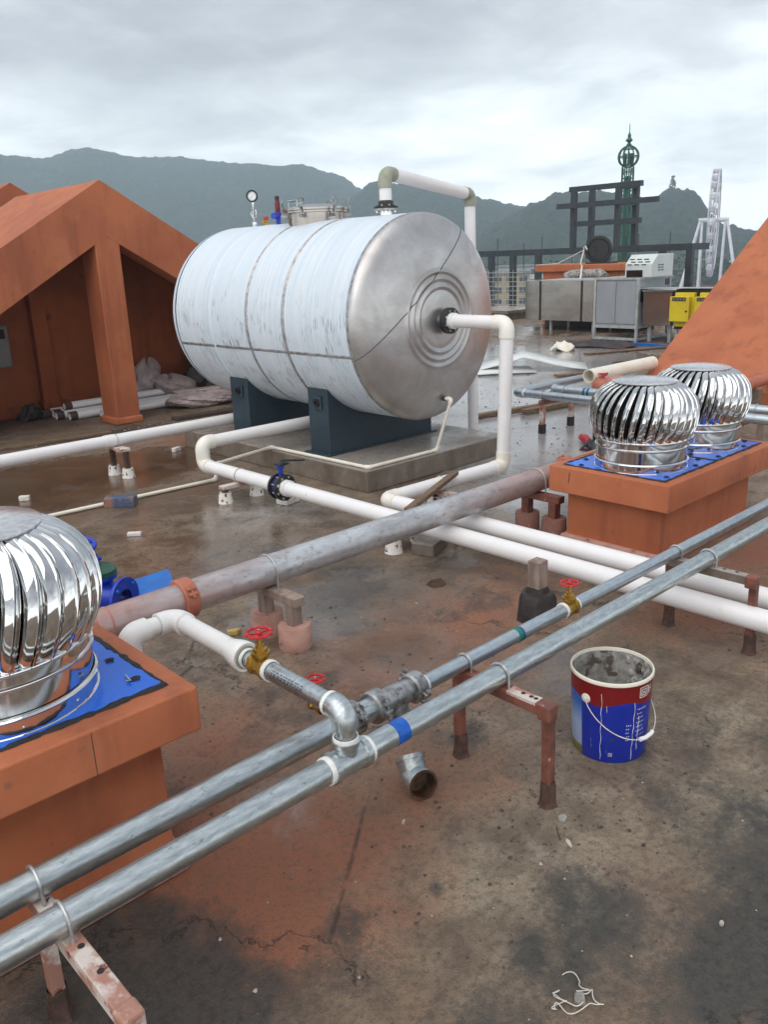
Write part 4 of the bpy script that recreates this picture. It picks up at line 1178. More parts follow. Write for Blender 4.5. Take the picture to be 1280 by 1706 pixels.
def ptfe_ring(p, axis, r_, parent, w=0.012):
    return MB().lathe([(r_ - 0.001, -w / 2), (r_ + 0.003, -w / 2), (r_ + 0.004, 0), (r_ + 0.003, w / 2), (r_ - 0.001, w / 2)], p, axis, 24, wob=0.01).build('thread_tape', 'ptfe', parent)


near = thing('galvanised_pipe', 'nearer galvanised pipe with blue tape band and tee, running across the foreground', 'pipe', (1.4, NY, 0))
MB().cyl((-1.2, NY, NZ_), (1.335, NY, NZ_), NR, seg=36).build('pipe', 'galvanised', near)
MB().cyl((1.43, NY, NZ_), (3.02, NY, NZ_), NR, seg=36).build('pipe', 'galvanised', near)
MB().cyl((3.02, NY, NZ_), (7.0, NY, NZ_), NR - 0.0012, seg=36).build('pipe', 'galvanised', near)
tee = MB().lathe([(NR, -0.072), (NR + 0.011, -0.070), (NR + 0.011, -0.052), (NR + 0.006, -0.048), (NR + 0.006, 0.048), (NR + 0.011, 0.052), (NR + 0.011, 0.070), (NR, 0.072)], (1.385, NY, NZ_), (1, 0, 0), 36).build('tee', 'galvanised', near)
MB().lathe([(NR * 0.95, 0.02), (NR * 0.95, 0.055), (NR + 0.005, 0.058), (NR + 0.005, 0.072), (NR - 0.002, 0.074)], (1.385, NY, NZ_), (0, 0, 1), 30).build('tee_branch', 'galvanised', tee)
ptfe_ring((1.306, NY, NZ_), (1, 0, 0), NR + 0.002, near, 0.016); ptfe_ring((1.464, NY, NZ_), (1, 0, 0), NR + 0.002, near, 0.014)
MB().lathe([(NR, -0.027), (NR + 0.0012, -0.0265), (NR + 0.0012, 0.0265), (NR, 0.027)], (1.597, NY, NZ_), (1, 0, 0), 32).build('tape_band', 'blue_tape', near)

far = thing('galvanised_pipe', 'farther galvanised pipe with clamp couplings and brass valve, parallel in the foreground', 'pipe', (1.4, FY, 0))
MB().cyl((-1.2, FY, FZ), (1.548, FY, FZ), FR, seg=36).build('pipe', 'galvanised', far)
MB().cyl((1.552, FY, FZ), (1.655, FY, FZ), FR, seg=36).build('pipe', 'galvanised', far)
MB().cyl((1.89, FY, fz), (2.742, FY, fz), fr, seg=32).build('pipe', 'galvanised_small', far)
MB().cyl((2.818, FY, fz), (7.0, FY, fz), fr, seg=32).build('pipe', 'galvanised_small', far)
coupling(1.552, FY, FZ, FR, 'cast_iron_zinc', far, 0.050, R(140))
coupling(1.660, FY, FZ, FR, 'cast_iron_zinc', far, 0.052, R(165))
coupling(1.845, FY, FZ - 0.003, FR - 0.003, 'cast_iron_zinc', far, 0.052, R(200))
te = MB().lathe([(FR, 1.665 - 1.75), (FR + 0.001, -0.075), (FR + 0.004, -0.04), (FR + 0.004, 0.03), (FR - 0.004, 0.09)], (1.75, FY, FZ - 0.001), (1, 0, 0), 32).build('grooved_tee', 'cast_iron_zinc', far)
MB().lathe([(FR - 0.003, 0.0), (FR - 0.003, 0.055), (FR + 0.004, 0.058), (FR + 0.004, 0.085), (FR - 0.01, 0.087), (0.0005, 0.087)], (1.75, FY, FZ - 0.01), (0, -0.35, -0.94), 28).build('tee_branch', 'cast_iron_zinc', te)
ptfe_ring((1.885, FY, fz), (1, 0, 0), fr + 0.003, far, 0.014)
gate_valve((2.78, FY, fz), (1, 0, 0), fr, far, hw=0.036, height=0.112)
ptfe_ring((2.738, FY, fz), (1, 0, 0), fr + 0.002, far, 0.014); ptfe_ring((2.822, FY, fz), (1, 0, 0), fr + 0.002, far, 0.012)
for x, m, w in ((2.418, 'green_tape', 0.018), (2.437, 'teal_tape', 0.016)):
    MB().lathe([(fr, -w / 2), (fr + 0.0012, -w / 2 + 0.0004), (fr + 0.0012, w / 2 - 0.0004), (fr, w / 2)], (x, FY, fz), (1, 0, 0), 28).build('tape_band', m, far)

# ------------------------------------------------------------------ branch with brass valve and white plastic pipe
BX, BZ = 1.385, 0.618
br = thing('branch_pipe', 'short branch with brass valve and red handwheel joining a thick white pipe', 'pipe', (BX, 2.0, 0))
MB().cyl((BX, NY, 0.523), (BX, NY, 0.578), NR - 0.006, seg=28).build('riser', 'galvanised', br)
ptfe_ring((BX, NY, 0.529), (0, 0, 1), NR - 0.002, br, 0.012); ptfe_ring((BX, NY, 0.571), (0, 0, 1), NR - 0.003, br, 0.014)
elbow_mesh((BX, NY, 0.3), (BX, NY, BZ), (BX, 3, BZ), NR - 0.004, fat=1.16, r_=0.040, sock=0.014).build('elbow', 'galvanised', br)
ptfe_ring((BX, NY + 0.063, BZ), (0, 1, 0), NR - 0.003, br, 0.014)
b_r = 0.030
MB().cyl((BX, NY + 0.06, BZ), (BX, 2.075, BZ), b_r, seg=30).build('pipe', 'galvanised', br)
ptfe_ring((BX, 2.070, BZ), (0, 1, 0), b_r + 0.003, br, 0.018)
mb = MB(); rp = random.Random(2)
for row, a_ in enumerate((2.25, 2.55, 2.75)):
    y_ = 1.87
    while y_ < 2.03:
        w_ = rp.uniform(0.004, 0.012)
        o_ = len(mb.v)
        for yy in (y_, y_ + w_):
            for da in (0.0, 0.10):
                mb.v.append((BX + (b_r + 0.0006) * math.cos(a_ + da), yy, BZ + (b_r + 0.0006) * math.sin(a_ + da)))
        mb.f.append((o_, o_ + 1, o_ + 3, o_ + 2)); y_ += w_ + rp.uniform(0.003, 0.010)
mb.build('printed_mark', 'black_enamel', br, smooth=0)
gate_valve((BX, 2.118, BZ), (0, 1, 0), b_r * 1.04, br, hw=0.040, height=0.118)
MB().cyl((BX, 2.15, BZ), (BX, 2.215, BZ), b_r * 0.95, seg=28).build('nipple', 'galvanised_small', br)
ptfe_ring((BX, 2.158, BZ), (0, 1, 0), b_r + 0.001, br, 0.010); ptfe_ring((BX, 2.196, BZ), (0, 1, 0), b_r + 0.002, br, 0.014)
MB().lathe([(b_r, 0), (b_r + 0.011, 0.0), (b_r + 0.011, 0.02)], (BX, 2.205, BZ), (0, 1, 0), 28).build('adapter_ring', 'olive_fitting', br)
MB().lathe([(b_r + 0.008, 0.004), (b_r + 0.021, 0.0), (b_r + 0.023, 0.006), (b_r + 0.021, 0.035), (b_r + 0.012, 0.075), (0.036, 0.10)], (BX, 2.207, BZ), (0, 1, 0), 32).build('socket', 'ppr_white', br)
MB().cyl((BX, 2.30, BZ), (BX, 2.62, BZ), 0.036, seg=32).build('pipe', 'ppr_white', br)
elbow_mesh((BX, 2, BZ), (BX, 2.675, BZ), (0, 2.675, BZ), 0.036, fat=1.22, r_=0.045, sock=0.03).build('elbow', 'ppr_white', br)
MB().cyl((BX - 0.05, 2.675, BZ), (1.235, 2.675, BZ), 0.034, seg=30).build('pipe', 'ppr_white', br)
elbow_mesh((2, 2.675, BZ), (1.19, 2.675, BZ), (1.19, 2.675, 0), 0.036, fat=1.22, r_=0.045, sock=0.03).build('elbow', 'ppr_white', br)
MB().cyl((1.19, 2.675, BZ - 0.06), (1.19, 2.675, 0.0), 0.034, seg=26).build('pipe', 'ppr_white', br)
mb = MB().cyl((1.42, 2.735, BZ - 0.055), (1.16, 2.735, BZ - 0.055), 0.016, seg=16)
tag(mb.build('conduit_pipe', 'ppr_white'), 'thin white pipe just below the thick white branch elbow', 'pipe')

# second small valve seen behind the elbow, on a stub off the farther pipe
sv2 = thing('drain_valve', 'small valve behind the galvanised elbow, only its red handwheel showing', 'valve', (1.522, 1.93, 0.45))
MB().cyl((1.522, 1.895, 0.45), (1.522, 1.985, 0.45), 0.014, seg=12).build('stub', 'galvanised_small', sv2)
v_ = MB().lathe([(0.018, -0.03), (0.020, -0.03), (0.020, -0.015), (0.016, -0.01), (0.016, 0.01), (0.020, 0.015), (0.020, 0.03), (0.01, 0.03)], (1.522, 2.012, 0.45), (0, 1, 0), 8).build('valve_body', 'brass', sv2, smooth=25)
MB().lathe([(0.013, 0.0), (0.015, 0.03), (0.010, 0.045), (0.006, 0.05), (0.006, 0.10)], (1.522, 2.012, 0.45), (0, 0, 1), 10).build('bonnet', 'brass', sv2)
hand_wheel((1.522, 2.012, 0.552), 0.030, 'red_enamel', sv2)


def frame_stand(x, y0, y1, legs, label, beam_m='chipped_beam', leg_m='red_oxide', top=0.411, holes=(), patch=None):
    t_ = thing('pipe_stand', label, 'pipe stand', (x, (y0 + y1) / 2, 0), 'steel stands of the galvanised pipes')
    MB().box(x - 0.023, x + 0.023, y0, y1, top - 0.045, top - 0.001).build('crossbar', beam_m, t_, smooth=0, bevel=0.004)
    for (lx, ly) in legs:
        l_ = MB().bar((lx, ly, 0.0), (lx * 0.75 + x * 0.25, ly, top - 0.045), 0.036, 0.036).build('leg', leg_m, t_, smooth=0, bevel=0.003)
        MB().lathe([(0.036, 0), (0.031, 0.008), (0.028, 0.03), (0.0275, 0.085), (0.025, 0.10)], (lx, ly, 0), (0, 0, 1), 9, wob=0.09).build('leg_foot', 'damp_base', l_, smooth=30)
    if y0 < 1.5:
        MB().box(x - 0.0265, x + 0.0265, y0 - 0.004, y0 + 0.050, top - 0.060, top + 0.002).build('corner_patch', leg_m, t_, smooth=0, bevel=0.008)
    if patch: MB().box(x - 0.0232, x + 0.0232, patch[0], patch[1], top - 0.012, top - 0.0006).build('paint_patch', 'chipped_beam', t_, smooth=0)
    for hy_ in holes:
        MB().cyl((x + 0.004, hy_, top - 0.004), (x + 0.004, hy_, top + 0.0002), 0.0085, seg=12).build('bolt_hole', 'bitumen', t_, smooth=0)
    ux = x - 0.005
    u_bolt(ux, NY, NZ_, NR, 'x', 'clamp_wire', t_, 0.0048, 0.035)
    if x < 1.6: u_bolt(ux, FY, FZ, FR, 'x', 'clamp_wire', t_, 0.0048, 0.035)
    else: u_bolt(ux, FY, fz, fr, 'x', 'clamp_wire', t_, 0.0045, 0.03)
    return t_


frame_stand(2.115, 1.47, 1.945, ((2.13, 1.495), (2.150, 1.925)), 'rusty pipe stand with two legs beside the blue paint bucket', beam_m='red_oxide', holes=(1.60, 1.565, 1.545), patch=(1.53, 1.655))
frame_stand(0.510, 1.375, 1.915, ((0.50, 1.395), (0.515, 1.89)), 'pipe stand with peeling white crossbar at the lower left corner', holes=(1.635, 1.535), leg_m='chipped_beam')
frame_stand(3.70, 1.46, 1.95, ((3.742, 1.485), (3.78, 1.925)), 'grey pipe stand with rusty leg at the right edge over the white pipes', beam_m='pad_concrete', holes=(1.62, 1.56))

# stub post with black base
t_ = thing('stub_post', 'short pinkish square post in a black bitumen base behind the brass valve', 'post', (3.39, 2.475, 0))
MB().box(3.352, 3.432, 2.44, 2.515, 0.10, 0.335).build('post', 'pink_post', t_, smooth=0, bevel=0.005)
MB().lathe([(0.108, 0), (0.104, 0.02), (0.098, 0.13), (0.085, 0.155), (0.062, 0.16), (0.056, 0.185), (0.04, 0.186)], (3.39, 2.475, 0), (0, 0, 1), 14, wob=0.05).build('base', 'bitumen', t_, smooth=30)

# ------------------------------------------------------------------ ventilator curbs
def curb(label, cap, body, mat_cap='terracotta_worn'):
    (x0, x1, y0, y1, z0, z1) = cap
    t_ = thing('vent_curb', label, 'vent curb', ((x0 + x1) / 2, (y0 + y1) / 2, 0), 'orange rendered vent curbs')
    MB().box(x0, x1, y0, y1, z0, z1).build('cap', mat_cap, t_, smooth=0, bevel=0.007)
    MB().box(*body, 0, z0 - 0.002).build('body', 'terracotta', t_, smooth=0, bevel=0.008)
    MB().box(body[0] - 0.035, body[1] + 0.035, body[2] - 0.035, body[3] + 0.035, 0, 0.075).build('plinth', 'pink_concrete', t_, smooth=0, bevel=0.015)
    return t_


LC = (-1.3, 1.123, 2.08, 2.85, 0.516, 0.664)
RC = (4.41, 5.88, 2.295, 3.145, 0.377, 0.549)
cl_ = curb('orange rendered curb at the left edge carrying the nearest ventilator', LC, (-1.2, 1.025, 2.17, 2.76))
cr_ = curb('orange rendered curb at right carrying two ventilators', RC, (4.50, 5.72, 2.385, 3.055))
for x in (0.466, 0.78):
    MB().box(x - 0.0012, x + 0.0012, LC[2] - 0.0008, LC[2] + 0.01, LC[4] + 0.002, LC[5] - 0.008).build('crack', 'dark_wood', cl_, smooth=0)
mb = MB().bar((4.4088, 2.985, 0.52), (4.4088, 2.992, 0.45), 0.005, 0.002)
mb.build('crack', 'dark_wood', cr_, smooth=0)
mb = MB().cyl((1.075, 2.40, 0.17), (1.075, 2.40, 0.512), 0.036, seg=20)
o = mb.build('pink_pipe', 'pink_paint'); tag(o, 'pinkish upright pipe stub in a dark sleeve beside the left curb', 'pipe')
MB().lathe([(0.052, 0), (0.050, 0.19), (0.036, 0.195)], (1.075, 2.40, 0), (0, 0, 1), 20, wob=0.03).build('sleeve', 'damp_base', o)

# ------------------------------------------------------------------ turbine ventilators
NVANE = 32


def vane_mesh():
    """one twisted blade; made once and shared"""
    key = ((0, .284), (.10, .303), (.25, .319), (.42, .326), (.58, .320), (.72, .304), (.84, .274), (.93, .236), (1.0, .186))
    prof = []
    for i in range(17):
        s = i / 16.0
        q = 1 - (1 - s) ** 1.25
        prof.append((float(np.interp(q, [k[0] for k in key], [k[1] for k in key])), 0.192 + 0.347 * q))
    step = 2 * math.pi / NVANE
    verts, faces = [], []
    cross = [(0.06, -0.040), (0.16, -0.030), (0.34, -0.014), (0.60, -0.002), (0.84, 0.003), (0.875, 0.004), (0.905, 0.0105), (0.955, 0.0105), (0.985, 0.004), (1.03, 0.003), (1.06, 0.009), (1.10, 0.009), (1.12, 0.0), (1.115, -0.008)]
    nC = len(cross)
    for i, (r_, z) in enumerate(prof):
        s = i / 16.0
        tw = 0.26 * s
        damp = 0.35 + 0.65 * math.sin(math.pi * min(1, 0.12 + s * 0.88)) ** 0.7
        for u, dr in cross:
            a = step * (u + 0.0) + tw
            q = r_ + dr * damp * 1.25
            verts.append((q * math.cos(a), q * math.sin(a), z))
    for i in range(16):
        for j in range(nC - 1):
            faces.append((i * nC + j, i * nC + j + 1, (i + 1) * nC + j + 1, (i + 1) * nC + j))
    me = bpy.data.meshes.new('vane')
    me.from_pydata(verts, [], faces); me.shade_smooth(); me.set_sharp_from_angle(angle=R(50))
    me.materials.append(MAT['vane_steel'])
    return me, prof[0], prof[-1]


VANE, PB, PT = vane_mesh()


def ventilator(label, x, y, z, plate, spin):
    t_ = thing('turbine_ventilator', label, 'ventilator', (x, y, z), 'mirror steel turbine ventilators')
    px0, px1, py0, py1 = plate
    bp = MB().box(px0, px1, py0, py1, z + 0.0015, z + 0.0045).build('base_plate', 'blue_sheet', t_, smooth=0)
    # wavy black sealant bead round the sheet
    mb = MB(); rr = random.Random(int(x * 100)); pts = []
    cs = [(px0, py0), (px1, py0), (px1, py1), (px0, py1)]
    rad = []
    for k in range(4):
        (ax_, ay_), (bx_, by_) = cs[k], cs[(k + 1) % 4]
        n = max(6, int(math.hypot(bx_ - ax_, by_ - ay_) / 0.022))
        for i in range(n):
            q = i / n
            pts.append((ax_ + (bx_ - ax_) * q + rr.uniform(-0.003, 0.003), ay_ + (by_ - ay_) * q + rr.uniform(-0.003, 0.003), z + 0.003)); rad.append(rr.uniform(0.006, 0.016))
    mb.sweep(pts, rad, 6, closed=True)
    for i, p in enumerate(mb.v): mb.v[i] = (p[0], p[1], z + max(0.0004, (p[2] - z) * 0.55))
    mb.build('sealant_bead', 'sealant', bp)
    # blobs of sealant over the screws
    for k in range(4):
        (ax_, ay_), (bx_, by_) = cs[k], cs[(k + 1) % 4]
        for q in (0.10, 0.42, 0.74):
            cx_, cy_ = ax_ + (bx_ - ax_) * q, ay_ + (by_ - ay_) * q
            cx_ += (x - cx_) * 0.12; cy_ += (y - cy_) * 0.12
            if math.hypot(cx_ - x, cy_ - y) < 0.31: continue
            mb = MB().lathe([(0.016, 0), (0.013, 0.005), (0.006, 0.009), (0.0005, 0.010)], (cx_, cy_, z + 0.0046), (0, 0, 1), 9, wob=0.28)
            mb.build('sealant_dab', 'sealant', bp)
    # collar: flared foot, two rolled beads
    MB().lathe([(0.2900, 0.004), (0.2900, 0.006), (0.2850, 0.008), (0.2850, 0.050), (0.2885, 0.052), (0.2925, 0.057), (0.2885, 0.062), (0.2835, 0.064), (0.2835, 0.067)], (x, y, z), (0, 0, 1), 72).build('flashing_ring', 'mirror_steel', t_)
    MB().lathe([(0.2800, 0.064), (0.2805, 0.136), (0.2830, 0.137), (0.2880, 0.141), (0.2895, 0.146), (0.2880, 0.151), (0.2830, 0.154), (0.2835, 0.160), (0.2845, 0.182), (0.2880, 0.184), (0.2940, 0.188), (0.2950, 0.193), (0.2930, 0.198), (0.2860, 0.201), (0.2700, 0.202), (0.2600, 0.200)], (x, y, z), (0, 0, 1), 72).build('collar', 'mirror_steel', t_)
    MB().lathe([(0.255, 0.03), (0.255, 0.21)], (x, y, z), (0, 0, 1), 40).build('throat', 'bitumen', t_)  # black colour stands in for the unlit inside of the neck
    MB().lathe([(0.0005, 0.15), (0.256, 0.15)], (x, y, z), (0, 0, 1), 40).build('damper', 'bitumen', t_)
    MB().lathe([(0.225, 0.16), (0.262, 0.30), (0.250, 0.42), (0.15, 0.525)], (x, y, z), (0, 0, 1), 40).build('shade_drum', 'bitumen', t_)  # added black drum in the hollow rotor, paints the gaps between vanes dark
    MB().cyl((x, y, z + 0.10), (x, y, z + 0.537), 0.014, seg=10).build('shaft', 'chrome', t_)
    # rotor
    zt = PT[1]
    MB().lathe([(PT[0] - 0.012, zt - 0.004), (PT[0] + 0.012, zt - 0.001), (PT[0] + 0.013, zt + 0.004), (PT[0] + 0.006, zt + 0.007), (0.10, zt + 0.013), (0.0005, zt + 0.016)], (x, y, z), (0, 0, 1), 72).build('top_disc', 'disc_steel', t_)
    MB().lathe([(PB[0] - 0.020, PB[1] + 0.012), (PB[0] - 0.004, PB[1] + 0.012), (PB[0] - 0.002, PB[1] + 0.016), (PB[0] - 0.004, PB[1] + 0.034), (PB[0] - 0.016, PB[1] + 0.036)], (x, y, z), (0, 0, 1), 72).build('rotor_ring', 'mirror_steel', t_)
    for k in range(NVANE):
        v = bpy.data.objects.new('vane', VANE); COL.objects.link(v); v.parent = t_
        v.location = (0, 0, 0.0); v.rotation_euler = (0, 0, spin + 2 * math.pi * k / NVANE)
    for k in range(10):
        a = 2 * math.pi * k / 10 + 0.2
        p = V(x + 0.2845 * math.cos(a), y + 0.2845 * math.sin(a), z + 0.026)
        MB().lathe([(0.0055, -0.001), (0.0048, 0.003), (0.0005, 0.004)], p, (math.cos(a), math.sin(a), 0), 8).build('rivet', 'chrome', t_)
    return t_


ventilator('nearest turbine ventilator, cut off by the left edge of the photo', 0.674, 2.472, 0.664, (0.0, 1.056, 2.163, 2.80), 0.05)
ventilator('front turbine ventilator of the pair on the right curb', 4.768, 2.692, 0.549, (4.475, 5.13, 2.362, 3.075), 0.11)
ventilator('rear turbine ventilator of the pair on the right curb', 5.505, 2.692, 0.549, (5.145, 5.81, 2.362, 3.075), 0.02)
mb = MB().sweep([(0.979, 2.255, 0.675), (0.986, 2.240, 0.6755), (0.994, 2.291, 0.6755)], 0.0032, 6)
tag(mb.build('cable_clip', 'chrome'), 'small bent metal clip on the blue sheet beside the left ventilator', 'clip')


# ------------------------------------------------------------------ paint bucket
BC = V(2.613, 1.549, 0.0)
bk = thing('paint_bucket', 'blue and red paint bucket with wire handle and mortar inside', 'bucket', BC)
RB, RT, BH = 0.141, 0.156, 0.349
mb = MB(); uv = []; SEG = 64
rows = [(0.0, RB - 0.003), (0.006, RB), (0.12, RB + 0.006), (0.235, RB + 0.011), (0.245, RB + 0.0125), (0.255, RB + 0.0115), (0.335, RT - 0.001)]
for h, r_ in rows:
    for j in range(SEG + 1):
        a = 2 * math.pi * j / SEG
        mb.v.append((BC.x + r_ * math.cos(a), BC.y + r_ * math.sin(a), h + 0.001)); uv.append((j / SEG, h / BH))
for i in range(len(rows) - 1):
    for j in range(SEG):
        mb.f.append((i * (SEG + 1) + j, i * (SEG + 1) + j + 1, (i + 1) * (SEG + 1) + j + 1, (i + 1) * (SEG + 1) + j))
o = mb.build('body', 'bucket_print', bk)
ul = o.data.uv_layers.new(name='uv')
for lp in o.data.loops: ul.data[lp.index].uv = uv[lp.vertex_index]
MB().lathe([(RT - 0.001, 0.333), (RT + 0.003, 0.336), (RT + 0.0035, 0.343), (RT + 0.001, 0.349), (RT - 0.004, 0.349), (RT - 0.005, 0.335)], BC, (0, 0, 1), 64).build('rim', 'cream_pvc', bk)
MB().lathe([(RT - 0.005, 0.337), (RT - 0.008, 0.30), (RB + 0.007, 0.285), (RB + 0.006, 0.25), (RB, 0.16), (RB - 0.002, 0.02)], BC, (0, 0, 1), 64, wob=0.004).build('lining', 'mortar', bk)
MB().lathe([(RB, 0.13), (0.10, 0.125), (0.05, 0.135), (0.0005, 0.13)], BC, (0, 0, 1), 40, wob=0.03).build('mortar_fill', 'mortar', bk)
MB().lathe([(0.0005, 0.002), (RB - 0.003, 0.002)], BC, (0, 0, 1), 40).build('bottom', 'black_enamel', bk)
rr = random.Random(3)
mb = MB()
for k in range(26):
    a = R(-15 + rr.uniform(-24, 24)); h = rr.uniform(0.20, 0.325)
    q = RB + 0.003 + (h - 0.2) * 0.06
    mb.sphere((BC.x + q * math.cos(a), BC.y + q * math.sin(a), h), rr.uniform(0.008, 0.018), 7, (0.7, 0.7, 1))
mb.build('mortar_crust', 'brown_concrete' if False else 'mortar', bk)


def on_bucket(deg, h, out=0.001):
    r_ = np.interp(h, [q[0] for q in rows], [q[1] for q in rows]) + out
    return V(BC.x + r_ * math.cos(R(deg)), BC.y + r_ * math.sin(R(deg)), h)


def print_patch(mb, d0, d1, h0, h1, n=3, out=0.0009):
    o = len(mb.v)
    for i in range(n + 1):
        d = d0 + (d1 - d0) * i / n
        mb.v += [tuple(on_bucket(d, h0, out)), tuple(on_bucket(d, h1, out))]
    for i in range(n): mb.f.append((o + 2 * i, o + 2 * i + 2, o + 2 * i + 3, o + 2 * i + 1))


EAR = 175.0
for dg in (EAR, EAR + 172):
    p = on_bucket(dg, 0.263, 0.0); d = V(math.cos(R(dg)), math.sin(R(dg)), 0)
    MB().lathe([(0.019, -0.003), (0.019, 0.003), (0.013, 0.006), (0.006, 0.006), (0.006, 0.011), (0.0005, 0.012)], p, d, 20).build('handle_ear', 'white_strap', bk)
pe0, pe1 = on_bucket(EAR, 0.262, 0.012), on_bucket(EAR + 172, 0.262, 0.012)
pts = []
for i in range(33):
    q = i / 32
    dg = EAR + 172 * q
    h = 0.262 - 0.148 * math.sin(math.pi * q) ** 0.75
    pts.append(on_bucket(dg, h, 0.007 + 0.022 * math.sin(math.pi * q)))
MB().sweep(pts, 0.0020, 8).build('handle_wire', 'white_strap', bk)
gi = 16
MB().sweep([pts[gi - 2] + (pts[gi - 1] - pts[gi - 2]) * 0.2, pts[gi], pts[gi + 2], pts[gi + 3]], 0.0085, 14).build('handle_grip', 'ppr_white', bk)
# printed marks: square emblem on the red band, small print below, a boxed mark
mb = MB()
for d0, d1, h0, h1 in ((254.0, 270.0, 0.318, 0.321), (254.0, 270.0, 0.277, 0.280), (254.0, 255.2, 0.277, 0.321), (268.8, 270.0, 0.277, 0.321), (257.0, 267.0, 0.309, 0.312), (257.0, 258.3, 0.285, 0.312), (265.7, 267.0, 0.285, 0.312), (257.0, 267.0, 0.285, 0.288),
                       (260.0, 264.0, 0.299, 0.302), (260.0, 261.0, 0.291, 0.302), (263.0, 264.0, 0.291, 0.302), (272.0, 274.0, 0.282, 0.318), (272.0, 279.0, 0.300, 0.303), (277.5, 279.0, 0.282, 0.318)):
    print_patch(mb, d0, d1, h0, h1)
mb.build('printed_emblem', 'ppr_white', bk, smooth=0)
mb = MB()
for d0, d1, h0, h1 in ((211.0, 216.5, 0.046, 0.0475), (211.0, 216.5, 0.032, 0.0335), (211.0, 211.6, 0.032, 0.0475), (215.9, 216.5, 0.032, 0.0475), (212.4, 213.0, 0.036, 0.0435), (212.4, 214.0, 0.042, 0.0435), (212.4, 214.0, 0.0392, 0.0404), (212.4, 214.0, 0.036, 0.0372), (214.7, 215.3, 0.036, 0.0435)):
    print_patch(mb, d0, d1, h0, h1, 2)
mb.build('printed_mark', 'white_strap', bk, smooth=0)
mb = MB(); rr = random.Random(8)
for k in range(5):
    h = 0.165 - 0.016 * k
    d = 236 + rr.uniform(-1, 1)
    for q in range(rr.randint(2, 3)):
        print_patch(mb, d, d + 1.6, h, h + 0.005, 1); d += 3
for k in range(7):
    h = 0.228 - 0.019 * k; d = 252
    for q in range(rr.randint(4, 7)):
        w = rr.uniform(0.8, 2.4); print_patch(mb, d, d + w, h, h + rr.uniform(0.003, 0.006), 1); d += w + 0.9
mb.build('small_print', 'hood_paint', bk, smooth=0)
MB().lathe([(0.0005, 0.0012), (0.0075, 0.0008)], on_bucket(216, 0.108, 0.0), V(math.cos(R(216)), math.sin(R(216)), 0), 12, wob=0.2).build('green_emblem', 'green_cover', bk)
mb = MB()
for dg, h0, h1 in ((199, 0.012, 0.30), (247, 0.012, 0.262), (256, 0.05, 0.20)):
    pp = [on_bucket(dg + 0.8 * math.sin(i * 1.7), h0 + (h1 - h0) * i / 14, 0.0006) for i in range(15)]
    mb.sweep(pp, [0.0005 + 0.0007 * abs(math.sin(i * 2.1)) for i in range(15)], 5)
mb.build('paint_drip', 'ppr_white', bk)

# ------------------------------------------------------------------ loose galvanised elbow on the floor
el = thing('pipe_elbow', 'loose galvanised elbow with rusty bore lying on the floor below the pipes', 'pipe fitting', (1.88, 1.92, 0))
mouth = V(1.845, 1.835, 0.060); md = V(-0.30, -0.93, 0.12).normalized()
corner = mouth - md * 0.072; d2 = V(0.30, 0.62, 0.72).normalized()
pts = bend(mouth + md, corner, corner + d2, 0.058, 10)
mb = MB(); mb.sweep([mouth, mouth - md * 0.013, mouth - md * 0.0135] + pts + [corner + d2 * 0.060, corner + d2 * 0.0605, corner + d2 * 0.076], [0.058, 0.058, 0.053] + [0.052] * len(pts) + [0.052, 0.057, 0.057], 28, cap=False)
mb.build('elbow_body', 'galvanised', el)
MB().lathe([(0.058, 0.0), (0.049, 0.001), (0.048, -0.06), (0.0005, -0.065)], mouth, md, 28).build('bore', 'bore_rust', el)
MB().lathe([(0.057, 0.0), (0.048, 0.001), (0.047, -0.06), (0.0005, -0.065)], corner + d2 * 0.076, d2, 28).build('bore', 'bore_rust', el)

# ------------------------------------------------------------------ blue flanged valve behind the left ventilator
bv = thing('flanged_valve', 'blue flanged valve with green cover behind the nearest ventilator', 'valve', (1.80, 4.15, 0))
bc = V(1.775, 4.27, 0.15)
ax_ = V(0.42, -0.90, 0).normalized()
MB().lathe([(0.045, -0.15), (0.050, -0.13), (0.085, -0.06), (0.095, 0.0), (0.085, 0.06), (0.052, 0.11), (0.048, 0.16)], bc, ax_, 28).build('valve_body', 'blue_enamel', bv)
flange('valve_flange', bc + ax_ * 0.155, ax_, 0.115, 0.02, 'blue_enamel', bv, 4, 0.05, 'light_blue_enamel')
flange('valve_flange', bc - ax_ * 0.175, ax_, 0.115, 0.02, 'blue_enamel', bv, 4, 0.05, 'light_blue_enamel')
MB().lathe([(0.070, 0.05), (0.088, 0.10), (0.105, 0.102), (0.105, 0.122), (0.09, 0.125)], bc, (0, 0, 1), 28).build('bonnet_flange', 'blue_enamel', bv)
MB().lathe([(0.104, 0.1225), (0.104, 0.150), (0.085, 0.165), (0.0005, 0.17)], bc, (0, 0, 1), 28).build('cover', 'green_cover', bv)
MB().cyl(bc + V(0, 0, 0.16), bc + V(0.0, 0.02, 0.23), 0.024, seg=12).cyl(bc + V(-.03, 0.01, 0.20), bc + V(0.04, 0.02, 0.20), 0.012, seg=10).build('stem_boss', 'blue_enamel', bv)
t_ = thing('blue_handwheel', 'blue handwheel leaning behind the nearest ventilator', 'handwheel', (1.62, 4.45, 0))
hwc = V(1.79, 4.50, 0.385)
MB().sweep(arc(hwc, (1, 0, 0), (0, 0.97, 0.24), 0.085, 0, 2 * math.pi, 28)[:-1], 0.013, 10, closed=True).build('wheel_rim', 'blue_enamel', t_)
for k in range(3):
    a = 2 * math.pi * k / 3
    MB().bar(hwc, hwc + V(0.08 * math.cos(a), 0.078 * math.sin(a), 0.02 * math.sin(a)), 0.014, 0.010).build('spoke', 'blue_enamel', t_, smooth=0)
MB().cyl(hwc + V(0, 0, 0.02), (hwc.x, hwc.y, 0.20), 0.016, seg=12).build('stem', 'chrome', t_)
